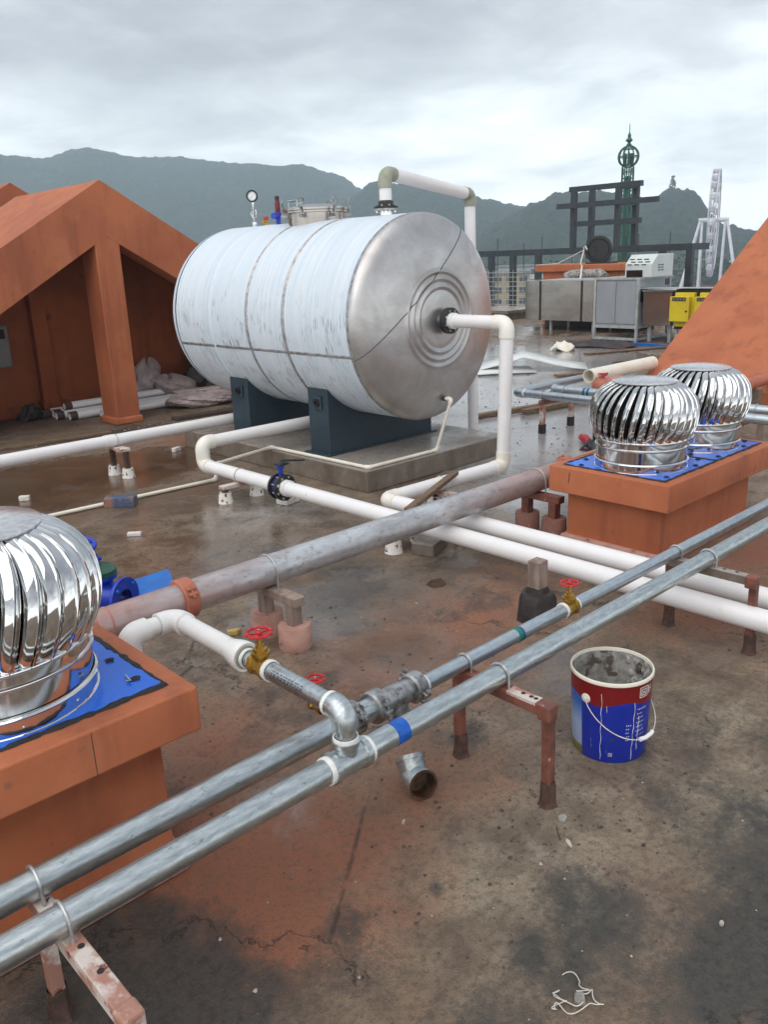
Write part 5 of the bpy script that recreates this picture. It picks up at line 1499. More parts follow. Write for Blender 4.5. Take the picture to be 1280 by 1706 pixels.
MB().lathe([(0.09, 0), (0.09, 0.02), (0.045, 0.03), (0.06, 0.10), (0.07, 0.16), (0.04, 0.21)], (hwc.x, hwc.y, 0), (0, 0, 1), 24).build('valve_body', 'blue_enamel', t_)
t_ = MB(); t_.cbox((2.03, 4.22, 0.135), (0.30, 0.20, 0.02), R(-20), R(10), R(-8)); t_.cbox((2.03, 4.25, 0.060), (0.16, 0.10, 0.12), R(-20))
tag(t_.build('blue_plate', 'light_blue_enamel', smooth=0, bevel=0.004), 'light blue steel plate lying by the clamp coupling of the grey pipe', 'plate')

# ------------------------------------------------------------------ loose bits on the floor
def shard(name, label, cat, c, size, mat, rz=0, seed=1, grp=None):
    rr = random.Random(seed); mb = MB()
    n = rr.randint(5, 7); poly = []
    for i in range(n):
        a = 2 * math.pi * i / n + rr.uniform(-.25, .25)
        poly.append((size[0] / 2 * math.cos(a) * rr.uniform(0.8, 1.1), size[1] / 2 * math.sin(a) * rr.uniform(0.8, 1.1)))
    cz, sz = math.cos(R(rz)), math.sin(R(rz))
    f = lambda h: (lambda x, y: (c[0] + x * cz - y * sz, c[1] + x * sz + y * cz, h + 0.06 * x))
    mb.prism(poly, f(c[2] + 0.001), f(c[2] + size[2]))
    return tag(mb.build(name, mat, smooth=0, bevel=min(size) * 0.12), label, cat, grp)


def tile_bit(label, x, y, sx_, sy_, sz_, rz, mat='brick_chip', name='foam_block'):
    mb = MB(); mb.cbox((x, y, sz_ / 2 + 0.001), (sx_, sy_, sz_), R(rz))
    return tag(mb.build(name, mat, smooth=0, bevel=0.004), label, 'block')


tile_bit('small white block on the brown floor near the left edge', 2.449, 7.18, 0.085, 0.05, 0.04, -35)
tile_bit('small white block lying between the thin drain pipe and the grey pipe', 2.619, 5.53, 0.10, 0.045, 0.025, -40)
tile_bit('small white block beside the double bend of the white pipe', 4.30, 7.83, 0.10, 0.05, 0.04, 20)
tile_bit('blue painted brick under the thin drain pipe', 2.93, 6.36, 0.25, 0.12, 0.075, -42, 'painted_brick', 'brick')
shard('yellow_lump', 'yellowish lump beside the pink footings', 'lump', (2.165, 3.55, 0), (0.085, 0.05, 0.025), 'yellow_chip', -30, 4)
shard('steel_plate', 'rusty quarter-round plate lying on the red stained floor', 'plate', (3.40, 3.22, 0), (0.16, 0.12, 0.006), 'bore_rust', 20, 9)
shard('white_chip', 'white chip on the floor below the loose elbow', 'chip', (1.70, 1.795, 0), (0.032, 0.012, 0.008), 'pale_pebble', 30, 2)
shard('dry_leaf', 'curled pale leaf on the floor in the foreground', 'leaf', (2.007, 1.32, 0), (0.045, 0.016, 0.006), 'pale_pebble', 60, 3)
shard('paper_scrap', 'crumpled grey scrap beside the foot of the rusty stand', 'scrap', (2.095, 1.407, 0), (0.040, 0.030, 0.012), 'mortar', 10, 6)
shard('concrete_lump', 'brown lump on the floor right of the bucket', 'lump', (3.15, 1.72, 0), (0.05, 0.035, 0.022), 'bore_rust', 10, 16)
shard('stone_chip', 'pale stone on the dark stain at the right', 'stone', (2.02, 0.80, 0), (0.02, 0.014, 0.010), 'pale_pebble', 10, 26)
mb = MB(); mb.bar((2.05, 1.40, 0.004), (2.00, 1.35, 0.004), 0.003)
tag(mb.build('twig', 'dark_wood', smooth=0), 'thin dark twig beside the curled leaf', 'twig')
# tangle of white string
rr = random.Random(12); pts = []
wc = V(1.505, 0.955, 0.005)
for i in range(120):
    a = i * 0.052
    pts.append(wc + V(0.052 * math.sin(a + 0.4) + 0.022 * math.sin(2.7 * a + 1.1) + 0.010 * math.sin(7.3 * a) + 0.005 * math.sin(13.1 * a), 0.040 * math.cos(a * 1.3) + 0.020 * math.sin(3.4 * a + 2.0) + 0.009 * math.cos(8.9 * a), 0.002 + 0.005 * abs(math.sin(i * 0.3))))
o = MB().sweep(pts, 0.0014, 5).build('string_tangle', 'white_strap')
tag(o, 'tangle of whitish string on the floor at the bottom edge', 'string')
shard('plastic_scrap', 'grey plastic scrap inside the string tangle', 'scrap', (1.515, 0.945, 0), (0.045, 0.035, 0.010), 'mortar', 40, 41)
# grit scattered over the roof
def grit(name, label, spots, mat, seed, smin, smax):
    rr = random.Random(seed); mb = MB()
    for (cx_, cy_, rx_, ry_, n) in spots:
        for i in range(n):
            x, y = rr.gauss(cx_, rx_), rr.gauss(cy_, ry_)
            if (4.40 < x < 6.4 and 4.95 < y < 8.0) or (4.3 < x < 5.9 and 2.25 < y < 3.2): continue
            s = rr.uniform(smin, smax) * (1 + 0.10 * max(0, math.hypot(x, y) - 3)) * rr.choice((0.5, 0.7, 0.7, 1, 1.4))
            o = len(mb.v); k = 5
            top = (x + rr.uniform(-.3, .3) * s, y + rr.uniform(-.3, .3) * s, s * rr.uniform(0.35, 0.7))
            for j in range(k):
                a = 2 * math.pi * j / k + rr.uniform(-.4, .4); q = s * rr.uniform(0.6, 1.1)
                mb.v.append((x + q * math.cos(a), y + q * math.sin(a), 0.0008))
            for j in range(k):
                a = 2 * math.pi * j / k + rr.uniform(-.4, .4); q = s * rr.uniform(0.3, 0.6)
                mb.v.append((x + q * math.cos(a), y + q * math.sin(a), top[2] * rr.uniform(0.8, 1.1)))
            mb.f.append(tuple(range(o + k, o + 2 * k)))
            for j in range(k): mb.f.append((o + j, o + (j + 1) % k, o + k + (j + 1) % k, o + k + j))
    o = mb.build(name, mat, smooth=0)
    return tag(o, label, 'grit', kind='stuff')


grit('dark_grit', 'dark crumbs of dirt scattered over the roof floor',
     [(2.25, 1.35, 0.28, 0.22, 150), (2.0, 1.65, 0.35, 0.25, 80), (2.4, 2.9, 0.7, 0.45, 150), (2.3, 3.5, 0.4, 0.3, 60), (6.6, 4.9, 0.8, 0.8, 190), (8.2, 6.6, 1.0, 0.9, 190), (3.0, 5.2, 1.2, 1.2, 70), (3.3, 1.6, 0.45, 0.3, 60), (4.3, 1.7, 0.5, 0.25, 60), (9.5, 8.3, 1.4, 0.9, 220),
      (1.5, 1.5, 0.35, 0.3, 80), (4.6, 9.35, 1.3, 0.28, 420), (5.4, 9.25, 0.7, 0.2, 200), (2.3, 0.95, 0.5, 0.3, 80), (1.75, 2.6, 0.4, 0.4, 50), (2.25, 2.04, 0.10, 0.06, 50)], 'pebble', 5, 0.003, 0.0085)
grit('pale_grit', 'pale crumbs of plaster scattered over the roof floor',
     [(2.2, 1.4, 0.35, 0.25, 26), (1.9, 0.85, 0.4, 0.25, 30), (2.5, 3.0, 0.8, 0.5, 24), (4.9, 9.35, 1.0, 0.25, 190), (4.6, 1.85, 0.5, 0.15, 40), (8.8, 7.4, 1.2, 1.0, 50), (1.2, 1.6, 0.3, 0.2, 14)], 'pale_pebble', 15, 0.002, 0.006)


# ------------------------------------------------------------------ stored pipes and rubbish under the left gable
for i, (y, x0, x1, r_, z) in enumerate(((10.62, 4.36, 6.6, 0.055, 0.058), (10.80, 4.26, 6.4, 0.055, 0.058), (10.98, 4.30, 6.5, 0.055, 0.058), (11.13, 4.22, 6.3, 0.055, 0.058), (10.89, 4.42, 5.9, 0.05, 0.150), (10.46, 4.72, 6.2, 0.05, 0.053))):
    t_ = thing('spare_pipe', ['spare white pipe second from the front in the stack by the gable column', 'spare white pipe in the middle of the stack by the gable column', 'spare white pipe second from the wall in the stack by the gable column',
                              'spare white pipe nearest the wall in the stack by the gable column', 'spare white pipe lying on top of the stack by the gable column', 'spare white pipe at the front of the stack by the gable column'][i], 'pipe', (x0, y, 0), 'spare pipes stacked by the gable column')
    MB().tube((x0, y, z), (x1, y + 0.02, z), r_, 0.006, 20, 0.3).build('pipe', 'white_pvc', t_)
    if i != 5: MB().lathe([(r_ - 0.004, -0.004), (r_ + 0.003, -0.004), (r_ + 0.003, 0.09), (r_, 0.092)], (x0, y, z), (1, 0, 0), 20).build('muddy_end', 'damp_base', t_)


def crumple(name, label, cat, c, size, mat, seed, n=22, rz=0):
    rr = random.Random(seed); mb = MB(); ph = [rr.uniform(0, 6.28) for _ in range(8)]
    for i in range(n):
        for j in range(n):
            u, v = i / (n - 1) * 2 - 1, j / (n - 1) * 2 - 1
            e_ = max(0, 1 - (u * u + v * v) ** 1.0 * 0.75)
            z = e_ ** 0.6 * (0.50 + 0.22 * math.sin(3 * u + ph[0] + 2 * v) + 0.20 * (1 - abs(math.sin(3.5 * v - 3 * u + ph[1]))) - 0.16 * abs(math.sin(6 * u + 5 * v + ph[2])) + 0.10 * abs(math.sin(11 * u - 8 * v + ph[5])) - 0.06 * abs(math.sin(19 * v + 9 * u + ph[6])))
            x = u * (1 + 0.12 * math.sin(4 * v + ph[3])) * size[0] / 2; y = v * (1 + 0.12 * math.sin(5 * u + ph[4])) * size[1] / 2
            X = x * math.cos(R(rz)) - y * math.sin(R(rz)); Y = x * math.sin(R(rz)) + y * math.cos(R(rz))
            mb.v.append((c[0] + X, c[1] + Y, c[2] + max(0.006, z * size[2] + 0.01)))
    for i in range(n - 1):
        for j in range(n - 1):
            mb.f.append((i * n + j, (i + 1) * n + j, (i + 1) * n + j + 1, i * n + j + 1))
    o = mb.build(name, mat, smooth=25)
    sm = o.modifiers.new('thickness', 'SOLIDIFY'); sm.thickness = 0.004
    return tag(o, label, cat)


def sack(name, label, cat, c, size, mat, seed, rz=0, lean=0.0):
    rr = random.Random(seed); ph = [rr.uniform(0, 6.28) for _ in range(10)]; mb = MB(); NU, NV = 44, 26; rs = []
    for j in range(NV):
        th = math.pi * (j + 0.5) / NV; ring = []
        for i in range(NU):
            a = 2 * math.pi * i / NU
            fold = 0.10 * abs(math.sin(2.5 * a + 3 * math.cos(th) + ph[0])) + 0.09 * abs(math.sin(4 * a - 5 * th + ph[1])) + 0.07 * abs(math.sin(7 * a + 4 * th + ph[2])) + 0.05 * abs(math.sin(11 * th + 5 * a + ph[3])) + 0.03 * rr.uniform(-1, 1)
            q = 0.82 + fold
            x, y, z = math.sin(th) ** 0.7 * math.cos(a) * q, math.sin(th) ** 0.7 * math.sin(a) * q, math.cos(th) * (0.9 + 0.2 * math.sin(3 * a + ph[4]))
            x += lean * z
            X = x * size[0] / 2; Y = y * size[1] / 2
            ring.append((c[0] + X * math.cos(R(rz)) - Y * math.sin(R(rz)), c[1] + X * math.sin(R(rz)) + Y * math.cos(R(rz)), max(c[2] + 0.002, c[2] + (z * 0.5 + 0.42) * size[2])))
        rs.append(ring)
    mb.rings(rs, True, True, True)
    return tag(mb.build(name, mat, smooth=35), label, cat)


sack('plastic_sheet', 'upright crumpled pinkish plastic sheet behind the gable column', 'plastic sheet', (5.74, 11.12, 0.10), (0.48, 0.36, 0.55), 'dirty_plastic', 3, 20, 0.25)
sack('plastic_sheet', 'slumped crumpled pinkish plastic sheet next to the upright one', 'plastic sheet', (6.10, 10.95, 0.06), (0.62, 0.45, 0.34), 'dirty_plastic', 5, -10, -0.2)
sack('plastic_sheet', 'low crumpled pinkish plastic sheet lying beside the tank end', 'plastic sheet', (6.05, 10.15, 0.0), (1.0, 0.45, 0.22), 'dirty_plastic', 8, -15)
crumple('dark_tarpaulin', 'dark tarpaulin heap in the shade behind the tank end', 'tarpaulin', (6.75, 11.0, 0.0), (1.1, 0.7, 0.75), 'dark_tarp', 18)
crumple('cable_heap', 'dark heap beside the pilaster of the left gable', 'heap', (4.05, 11.15, 0.0), (0.34, 0.28, 0.26), 'dark_tarp', 28)
for i, (p0, p1, w, h, m, lab) in enumerate((((5.2, 9.45, 0.02), (6.9, 9.30, 0.02), 0.16, 0.035, 'dark_wood', 'dark board on the debris strip behind the far white pipe'),
                                            ((2.6, 9.55, 0.015), (4.3, 9.35, 0.02), 0.13, 0.03, 'wood', 'grey board left of the gable column on the floor'),
                                            ((5.9, 10.6, 0.16), (7.4, 10.35, 0.18), 0.20, 0.02, 'cream_pvc', 'pale board leaning over the stored pipes beside the tank'),
                                            ((3.1, 9.05, 0.012), (4.3, 9.15, 0.012), 0.05, 0.02, 'dark_wood', 'thin dark batten on the floor in front of the gable column'))):
    tag(MB().bar(p0, p1, w, h).build('wooden_board', m, smooth=0, bevel=0.004), lab, 'board')

# ------------------------------------------------------------------ pipe group behind the ventilators
PX = 7.30; PZ = 0.41
g = thing('galvanised_pipe', 'far galvanised pipe frame behind the ventilators, near branch', 'pipe', (PX, 5.0, 0))
yT = 5.66
MB().cyl((PX, yT - 0.05, PZ), (PX, 2.2, PZ), 0.044, seg=22).build('pipe', 'galvanised_small', g)
elbow_mesh((PX, 0, PZ), (PX, yT, PZ), (12, yT, PZ), 0.044, fat=1.16).build('elbow', 'galvanised_small', g)
MB().cyl((PX + 0.05, yT, PZ), (8.56, yT, PZ), 0.044, seg=22).build('pipe', 'galvanised_small', g)
MB().lathe([(0.045, -0.012), (0.049, -0.01), (0.049, 0.01), (0.045, 0.012)], (PX, yT - 0.12, PZ), (0, 1, 0), 20).build('thread_tape', 'ptfe', g)
g = thing('galvanised_pipe', 'far galvanised pipe with blue tape behind the ventilators, rear branch', 'pipe', (PX + 0.42, 5.0, 0))
MB().cyl((PX + 0.40, 5.42, PZ), (PX + 0.40, 2.2, PZ), 0.050, seg=22).build('pipe', 'galvanised_small', g)
MB().lathe([(0.050, 0), (0.058, 0.003), (0.058, 0.05), (0.0005, 0.055)], (PX + 0.40, 5.40, PZ), (0, 1, 0), 22).build('end_cap', 'galvanised_small', g)
for dy in (0.0, 0.05):
    MB().lathe([(0.050, -0.014), (0.0513, -0.013), (0.0513, 0.013), (0.050, 0.014)], (PX + 0.40, 5.04 - dy, PZ), (0, 1, 0), 22).build('tape_band', 'teal_tape', g)
for i, (y, lab) in enumerate(((5.30, 'far pipe stand with thin legs nearest the white riser'), (4.62, 'far pipe stand with thin legs behind the red tool'), (3.2, 'far pipe stand hidden low behind the rear ventilator'))):
    t_ = thing('pipe_stand', lab, 'pipe stand', (PX + 0.2, y, 0), 'stands of the far pipe frame')
    MB().box(PX - 0.05, PX + 0.56, y - 0.025, y + 0.025, PZ - 0.095, PZ - 0.052).build('crossbar', 'red_oxide', t_, smooth=0)
    for lx in (PX - 0.01, PX + 0.52):
        l_ = MB().box(lx - 0.026, lx + 0.026, y - 0.022, y + 0.022, 0, PZ - 0.096).build('leg', 'chipped_beam' if i == 0 else 'pink_post', t_, smooth=0)
        MB().box(lx - 0.032, lx + 0.032, y - 0.028, y + 0.028, 0, 0.10).build('leg_foot', 'bitumen', l_, smooth=0)
    u_bolt(PX, y, PZ, 0.044, 'y', 'clamp_wire', t_, 0.005); u_bolt(PX + 0.40, y, PZ, 0.050, 'y', 'clamp_wire', t_, 0.005)
g = thing('plastic_pipe', 'thick cream pipe ending open behind the ventilators', 'pipe', (8.6, 5.5, 0))
MB().tube((8.35, 5.43, 0.475), (9.80, 5.44, 0.470), 0.080, 0.012, 24, 0.15).build('pipe', 'cream_pvc', g)
MB().box(9.0, 9.08, 5.33, 5.5, 0, 0.385).build('support', 'pad_concrete', g, smooth=0)
g = thing('pink_pipe', 'salmon pink capped pipe behind the front ventilator', 'pipe', (8.1, 5.1, 0))
MB().sphere((8.05, 5.08, 0.435), 0.10, 24, (0.9, 1, 1)).build('cap', 'pink_coupling', g)
MB().cyl((8.08, 5.08, 0.43), (8.42, 5.07, 0.43), 0.080, seg=28).build('pipe', 'pink_paint', g)
MB().box(8.28, 8.36, 5.0, 5.16, 0, 0.345).build('support', 'pad_concrete', g, smooth=0)
mb = MB()
for k in range(5):
    a = 0.8 * k; mb.sweep(arc((8.02 + 0.02 * k, 5.06, 0.555), (math.cos(a), math.sin(a), 0), (-math.sin(a) * .7, math.cos(a) * .7, 0.4), 0.04, 0, 5.5, 10), 0.006, 6)
tag(mb.build('cord_tangle', 'red_plastic'), 'red cord tangled on the salmon pink pipe cap', 'cord')
g = thing('pink_pipe', 'salmon pipe stub and grey elbow at the right edge behind the rear ventilator', 'pipe', (8.6, 3.7, 0))
MB().cyl((8.98, 3.90, 0.41), (9.9, 3.90, 0.41), 0.065, seg=28).build('pipe', 'pink_coupling', g)
MB().lathe([(0.0005, -0.05), (0.07, -0.03), (0.085, 0.0), (0.085, 0.09), (0.065, 0.1)], (8.96, 3.90, 0.41), (1, 0, 0), 28).build('cap', 'pink_coupling', g)
MB().box(9.2, 9.3, 3.82, 3.98, 0, 0.34).build('support', 'pad_concrete', g, smooth=0)
# red tool and black rag on the wet floor
t_ = thing('red_tool', 'red plastic tool handle lying on the wet floor behind the right curb', 'tool', (7.1, 4.6, 0))
MB().sweep([(7.20, 4.74, 0.045), (7.14, 4.66, 0.05), (7.06, 4.55, 0.04)], [0.035, 0.042, 0.034], 14).build('handle', 'red_plastic', t_)
crumple('black_rag', 'black rag beside the red tool on the wet floor', 'rag', (6.98, 4.43, 0.0), (0.30, 0.22, 0.16), 'black_enamel', 33, 14)
# timber on the wet floor
for p0, p1, w, h, lab in (((7.42, 6.42, 0.03), (9.0, 6.13, 0.03), 0.09, 0.05, 'long wet timber on the floor behind the white riser'),
                          ((8.0, 6.10, 0.045), (9.6, 5.86, 0.045), 0.10, 0.05, 'second wet timber crossing behind the far pipe frame'),
                          ((10.8, 7.6, 0.02), (12.6, 7.0, 0.02), 0.14, 0.03, 'flat board on the floor in front of the bent white sheet'),
                          ((13.4, 8.8, 0.02), (15.2, 8.0, 0.02), 0.16, 0.03, 'flat board on the floor in front of the grey cabinet'),
                          ((12.6, 7.7, 0.02), (13.8, 7.2, 0.02), 0.08, 0.04, 'short batten between the two flat boards')):
    tag(MB().bar(p0, p1, w, h).build('timber', 'wood', smooth=0, bevel=0.006), lab, 'timber')
tag(MB().bar((15.2, 8.9, 0.03), (14.9, 7.2, 0.03), 0.06, 0.05).build('blue_batten', 'light_blue_enamel', smooth=0), 'blue batten on the floor before the yellow units', 'batten')
crumple('dark_tarpaulin', 'flat dark heap on the floor before the grey cabinet', 'tarpaulin', (14.7, 9.4, 0.0), (0.7, 1.5, 0.16), 'dark_tarp', 51, 24, 12)
crumple('white_rag', 'whitish rag on the floor left of the dark heap', 'rag', (13.75, 9.55, 0.0), (0.35, 0.5, 0.25), 'cream_pvc', 61, 16)
# bent white sheet
def sheet(name, label, prof, w, c, rz, mat='white_sheet'):
    mb = MB(); cz, sz = math.cos(R(rz)), math.sin(R(rz)); o = 0
    for s, h in prof:
        for q, dz in ((-w / 2, 0.0), (w / 2, 0.03)):
            mb.v.append((c[0] + s * cz - q * sz, c[1] + s * sz + q * cz, c[2] + h + dz))
    for i in range(len(prof) - 1): mb.f.append((2 * i, 2 * i + 1, 2 * i + 3, 2 * i + 2))
    o = mb.build(name, mat, smooth=60); sm = o.modifiers.new('thickness', 'SOLIDIFY'); sm.thickness = 0.012
    return tag(o, label, 'metal sheet')


sheet('metal_sheet', 'bent white metal sheet arching on the wet floor behind the riser', [(-0.80, 0.02), (-0.5, 0.09), (-0.2, 0.17), (0.0, 0.23), (0.05, 0.235), (0.25, 0.19), (0.5, 0.12), (0.8, 0.06), (1.05, 0.03)], 0.62, (11.15, 8.55, 0.0), -52)
sheet('metal_sheet', 'flat white metal sheet lying under the bent one', [(-0.7, 0.012), (0.0, 0.03), (0.7, 0.015)], 0.6, (10.6, 8.75, 0.0), -40)

# ------------------------------------------------------------------ far equipment
cb = thing('equipment_cabinet', 'grey two-door equipment cabinet on a steel base frame', 'cabinet', (16.2, 9.6, 0))
CX0, CX1, CY0, CY1 = 15.66, 16.95, 9.08, 10.12
MB().box(CX0 + 0.02, CX1, CY0 + 0.02, CY1 - 0.02, 0.30, 1.24).build('housing', 'cabinet_steel', cb, smooth=0)
for a, b in ((CY0 + 0.06, (CY0 + CY1) / 2 - 0.008), ((CY0 + CY1) / 2 + 0.008, CY1 - 0.06)):
    MB().box(CX0, CX0 + 0.019, a, b, 0.36, 1.19).build('door', 'cabinet_steel', cb, smooth=0, bevel=0.004)
for y in (CY0, CY1 - 0.05):
    MB().box(CX0 - 0.012, CX0 + 0.05, y, y + 0.05, 0.0, 1.27).build('corner_post', 'cabinet_frame', cb, smooth=0, bevel=0.004)
MB().box(CX0 - 0.01, CX1 + 0.03, CY0 - 0.02, CY1 + 0.02, 1.242, 1.275).build('top_sheet', 'cabinet_frame', cb, smooth=0)
for z in (0.03, 0.27):
    MB().box(CX0 - 0.008, CX0 + 0.04, CY0 + 0.05, CY1 - 0.05, z, z + 0.05).build('base_rail', 'cabinet_frame', cb, smooth=0)
    MB().box(CX0 + 0.05, CX1, CY0 + 0.002, CY0 + 0.05, z, z + 0.045).build('base_rail', 'cabinet_frame', cb, smooth=0)
MB().box(CX1 - 0.05, CX1, CY0, CY0 + 0.05, 0, 1.24).build('corner_post', 'cabinet_frame', cb, smooth=0)
MB().box(CX0 + 0.10, CX0 + 0.36, CY0 + 0.005, CY0 + 0.019, 0.80, 1.08).build('side_grille', 'black_enamel', cb, smooth=0)
MB().box(CX1 - 0.22, CX1 - 0.08, CY0 + 0.008, CY0 + 0.019, 1.09, 1.21).build('warning_plate', 'dark_seam', cb, smooth=0)

hd = thing('fan_hood', 'pale vented hood standing on the grey cabinet', 'hood', (16.2, 9.2, 1.276))
pr = [(0.0, 0.0), (0.85, 0.0), (0.85, 0.44), (0.22, 0.44), (0.0, 0.26)]
MB().prism(pr, lambda x, z: (15.80 + x, 8.90, 1.277 + z), lambda x, z: (15.80 + x, 9.50, 1.277 + z)).build('housing', 'hood_paint', hd, smooth=0, bevel=0.012)
for k, (y, z) in enumerate([(9.40 - 0.16 * (i % 3) - (0.06 if i // 3 == 1 else 0), 0.24 + 0.05 * (i // 3)) for i in range(9)]):
    zz = 1.277 + z; xx = 15.80 + max(0.0, (z - 0.26) * 0.22 / 0.18)
    MB().box(xx - 0.008, xx + 0.012, y - 0.05, y + 0.05, zz, zz + 0.018).build('slot', 'black_enamel', hd, smooth=0)
MB().box(15.79, 15.799, 9.10, 9.46, 1.285, 1.42).build('opening', 'black_gloss', hd, smooth=0)
for i in range(6):
    MB().box(16.05 + 0.12 * (i % 2), 16.13 + 0.12 * (i % 2), 8.893, 8.8995, 1.40 + 0.05 * (i // 2), 1.42 + 0.05 * (i // 2)).build('slot', 'black_enamel', hd, smooth=0)

du = thing('air_duct', 'stainless steel air duct with rounded end left of the cabinet', 'duct', (17.4, 11.9, 0))
mb = MB(); pr = [(17.15, 10.2), (17.15, 12.80)] + [(17.15 + 0.45 * (1 - math.cos(a)), 12.80 + 0.48 * math.sin(a)) for a in (math.pi / 2 * i / 8 for i in range(1, 9))] + [(18.3, 13.28), (18.3, 10.2)]
mb.prism(pr, lambda x, y: (x, y, 0.24), lambda x, y: (x, y, 1.165))
mb.build('casing', 'duct_steel', du, smooth=30)
for y in (11.42, 12.60):
    MB().box(17.135, 17.149, y - 0.02, y + 0.02, 0.235, 1.17).build('joint_strip', 'black_enamel', du, smooth=0)
MB().box(18.32, 18.36, 10.2, 13.3, 0, 0.60).build('shade_board', 'bitumen', du, smooth=0)  # added black board, imitates the shade under the duct
MB().box(17.13, 18.3, 10.2, 12.6, 1.166, 1.185).build('top_edge', 'cabinet_frame', du, smooth=0)
for (x, y) in ((17.35, 12.4), (17.35, 11.2), (18.1, 12.4), (18.1, 11.2)):
    MB().box(x - 0.03, x + 0.03, y - 0.03, y + 0.03, 0, 0.239).build('leg', 'cabinet_frame', du, smooth=0)
d2_ = thing('air_duct', 'short stainless duct between the cabinet and the yellow units', 'duct', (16.3, 8.7, 0))
MB().box(15.78, 16.8, 8.42, 9.05, 0.34, 1.0).build('casing', 'duct_steel', d2_, smooth=0, bevel=0.01)
MB().box(15.76, 16.82, 8.40, 9.06, 1.001, 1.03).build('top_edge', 'cabinet_frame', d2_, smooth=0)
for y in (8.5, 8.95):
    MB().box(15.9, 15.96, y - 0.03, y + 0.03, 0, 0.339).build('leg', 'cabinet_frame', d2_, smooth=0)
for i, (yc, lab) in enumerate(((8.02, 'yellow electrical unit in black housing beside the short duct'), (7.52, 'second yellow electrical unit partly hidden by the orange slope'))):
    u_ = thing('electrical_unit', lab, 'electrical unit', (15.7, yc, 0), 'yellow units in black housings')
    MB().box(15.62, 16.3, yc - 0.245, yc + 0.245, 0.30, 1.06).build('housing', 'black_enamel', u_, smooth=0, bevel=0.02)
    MB().box(15.52, 15.618, yc - 0.20, yc + 0.20, 0.36, 1.00).build('back_box', 'yellow_enamel', u_, smooth=0, bevel=0.012)
    b_ = MB().box(15.42, 15.519, yc - 0.15, yc + 0.25, 0.46, 0.93).build('front_box', 'yellow_enamel', u_, smooth=0, bevel=0.012)
    MB().box(15.412, 15.4195, yc - 0.08, yc + 0.20, 0.85, 0.92).build('sign_plate', 'dark_seam', b_, smooth=0)
    for k in range(4):
        y = yc - 0.06 + 0.066 * k
        MB().bar((15.410, y, 0.868), (15.410, y + 0.034, 0.90), 0.010, 0.003).build('sign_stroke', 'yellow_enamel', b_, smooth=0)
    MB().cyl((15.405, yc - 0.10, 0.66), (15.419, yc - 0.10, 0.66), 0.018, seg=10).build('lock', 'black_enamel', b_)
    for y in (yc - 0.22, yc + 0.17):
        MB().box(15.64, 15.69, y, y + 0.05, 0, 0.298).build('leg', 'cabinet_frame', u_, smooth=0)
    MB().box(15.625, 15.66, yc - 0.22, yc + 0.22, 0.06, 0.11).build('base_rail', 'cabinet_frame', u_, smooth=0)
tag(MB().bar((15.7, 9.0, 1.075), (15.75, 7.2, 1.085), 0.30, 0.012).build('cover_sheet', 'cabinet_frame', smooth=0), 'pale thin sheet lying over the yellow units', 'sheet')
cu = thing('vent_curb', 'far orange curb behind the stainless duct', 'vent curb', (20.0, 12.7, 0), 'orange rendered vent curbs')
MB().box(19.0, 20.6, 11.2, 14.15, 1.31, 1.49).build('cap', 'terracotta', cu, smooth=0, bevel=0.02)
MB().box(19.1, 20.5, 11.3, 13.95, 0, 1.309).build('body', 'terracotta', cu, smooth=0)
tag(MB().sweep([(18.6, 12.9, 1.17), (18.7, 12.75, 1.24), (18.7, 11.95, 1.26), (18.6, 11.75, 1.17)], 0.13, 10).build('duct_wrap', 'mortar', smooth=60), 'grey wrapped bulge on top of the stainless duct', 'wrapping')
fn = thing('exhaust_fan', 'round black exhaust fan on the far orange curb', 'fan', (19.4, 12.3, 1.49))
MB().lathe([(0.0005, -0.10), (0.25, -0.10), (0.27, -0.14), (0.33, -0.14), (0.345, -0.12), (0.345, 0.10), (0.30, 0.18), (0.0005, 0.20)], (19.4, 12.45, 1.83), (0.86, 0.51, 0), 36).build('casing', 'black_gloss', fn)
for k in range(6):
    MB().box(19.22, 19.26, 12.42, 12.56, 1.70 + 0.05 * k, 1.715 + 0.05 * k).build('louvre', 'frame_steel', fn, smooth=0)
MB().box(19.2, 19.6, 12.0, 12.7, 1.491, 1.53).build('foot', 'black_enamel', fn, smooth=0)
tag(MB().sweep([(18.98, 12.62, 1.78), (18.96, 12.60, 1.90), (18.95, 12.55, 1.93), (18.95, 12.50, 1.84)], 0.018, 6).sweep([(18.98, 12.62, 1.80), (18.95, 12.68, 1.52), (18.94, 12.63, 1.45), (17.12, 11.45, 1.19)], 0.022, 6).build('white_strap', 'white_strap'),
    'white strap hanging from the black fan over the orange curb', 'strap')
tag(MB().sweep([(18.97, 14.10, 1.495), (18.97, 13.4, 1.52), (19.2, 12.7, 1.86)], 0.009, 5).build('white_cable', 'white_strap'), 'thin white cable slanting from the far curb to the fan', 'cable')

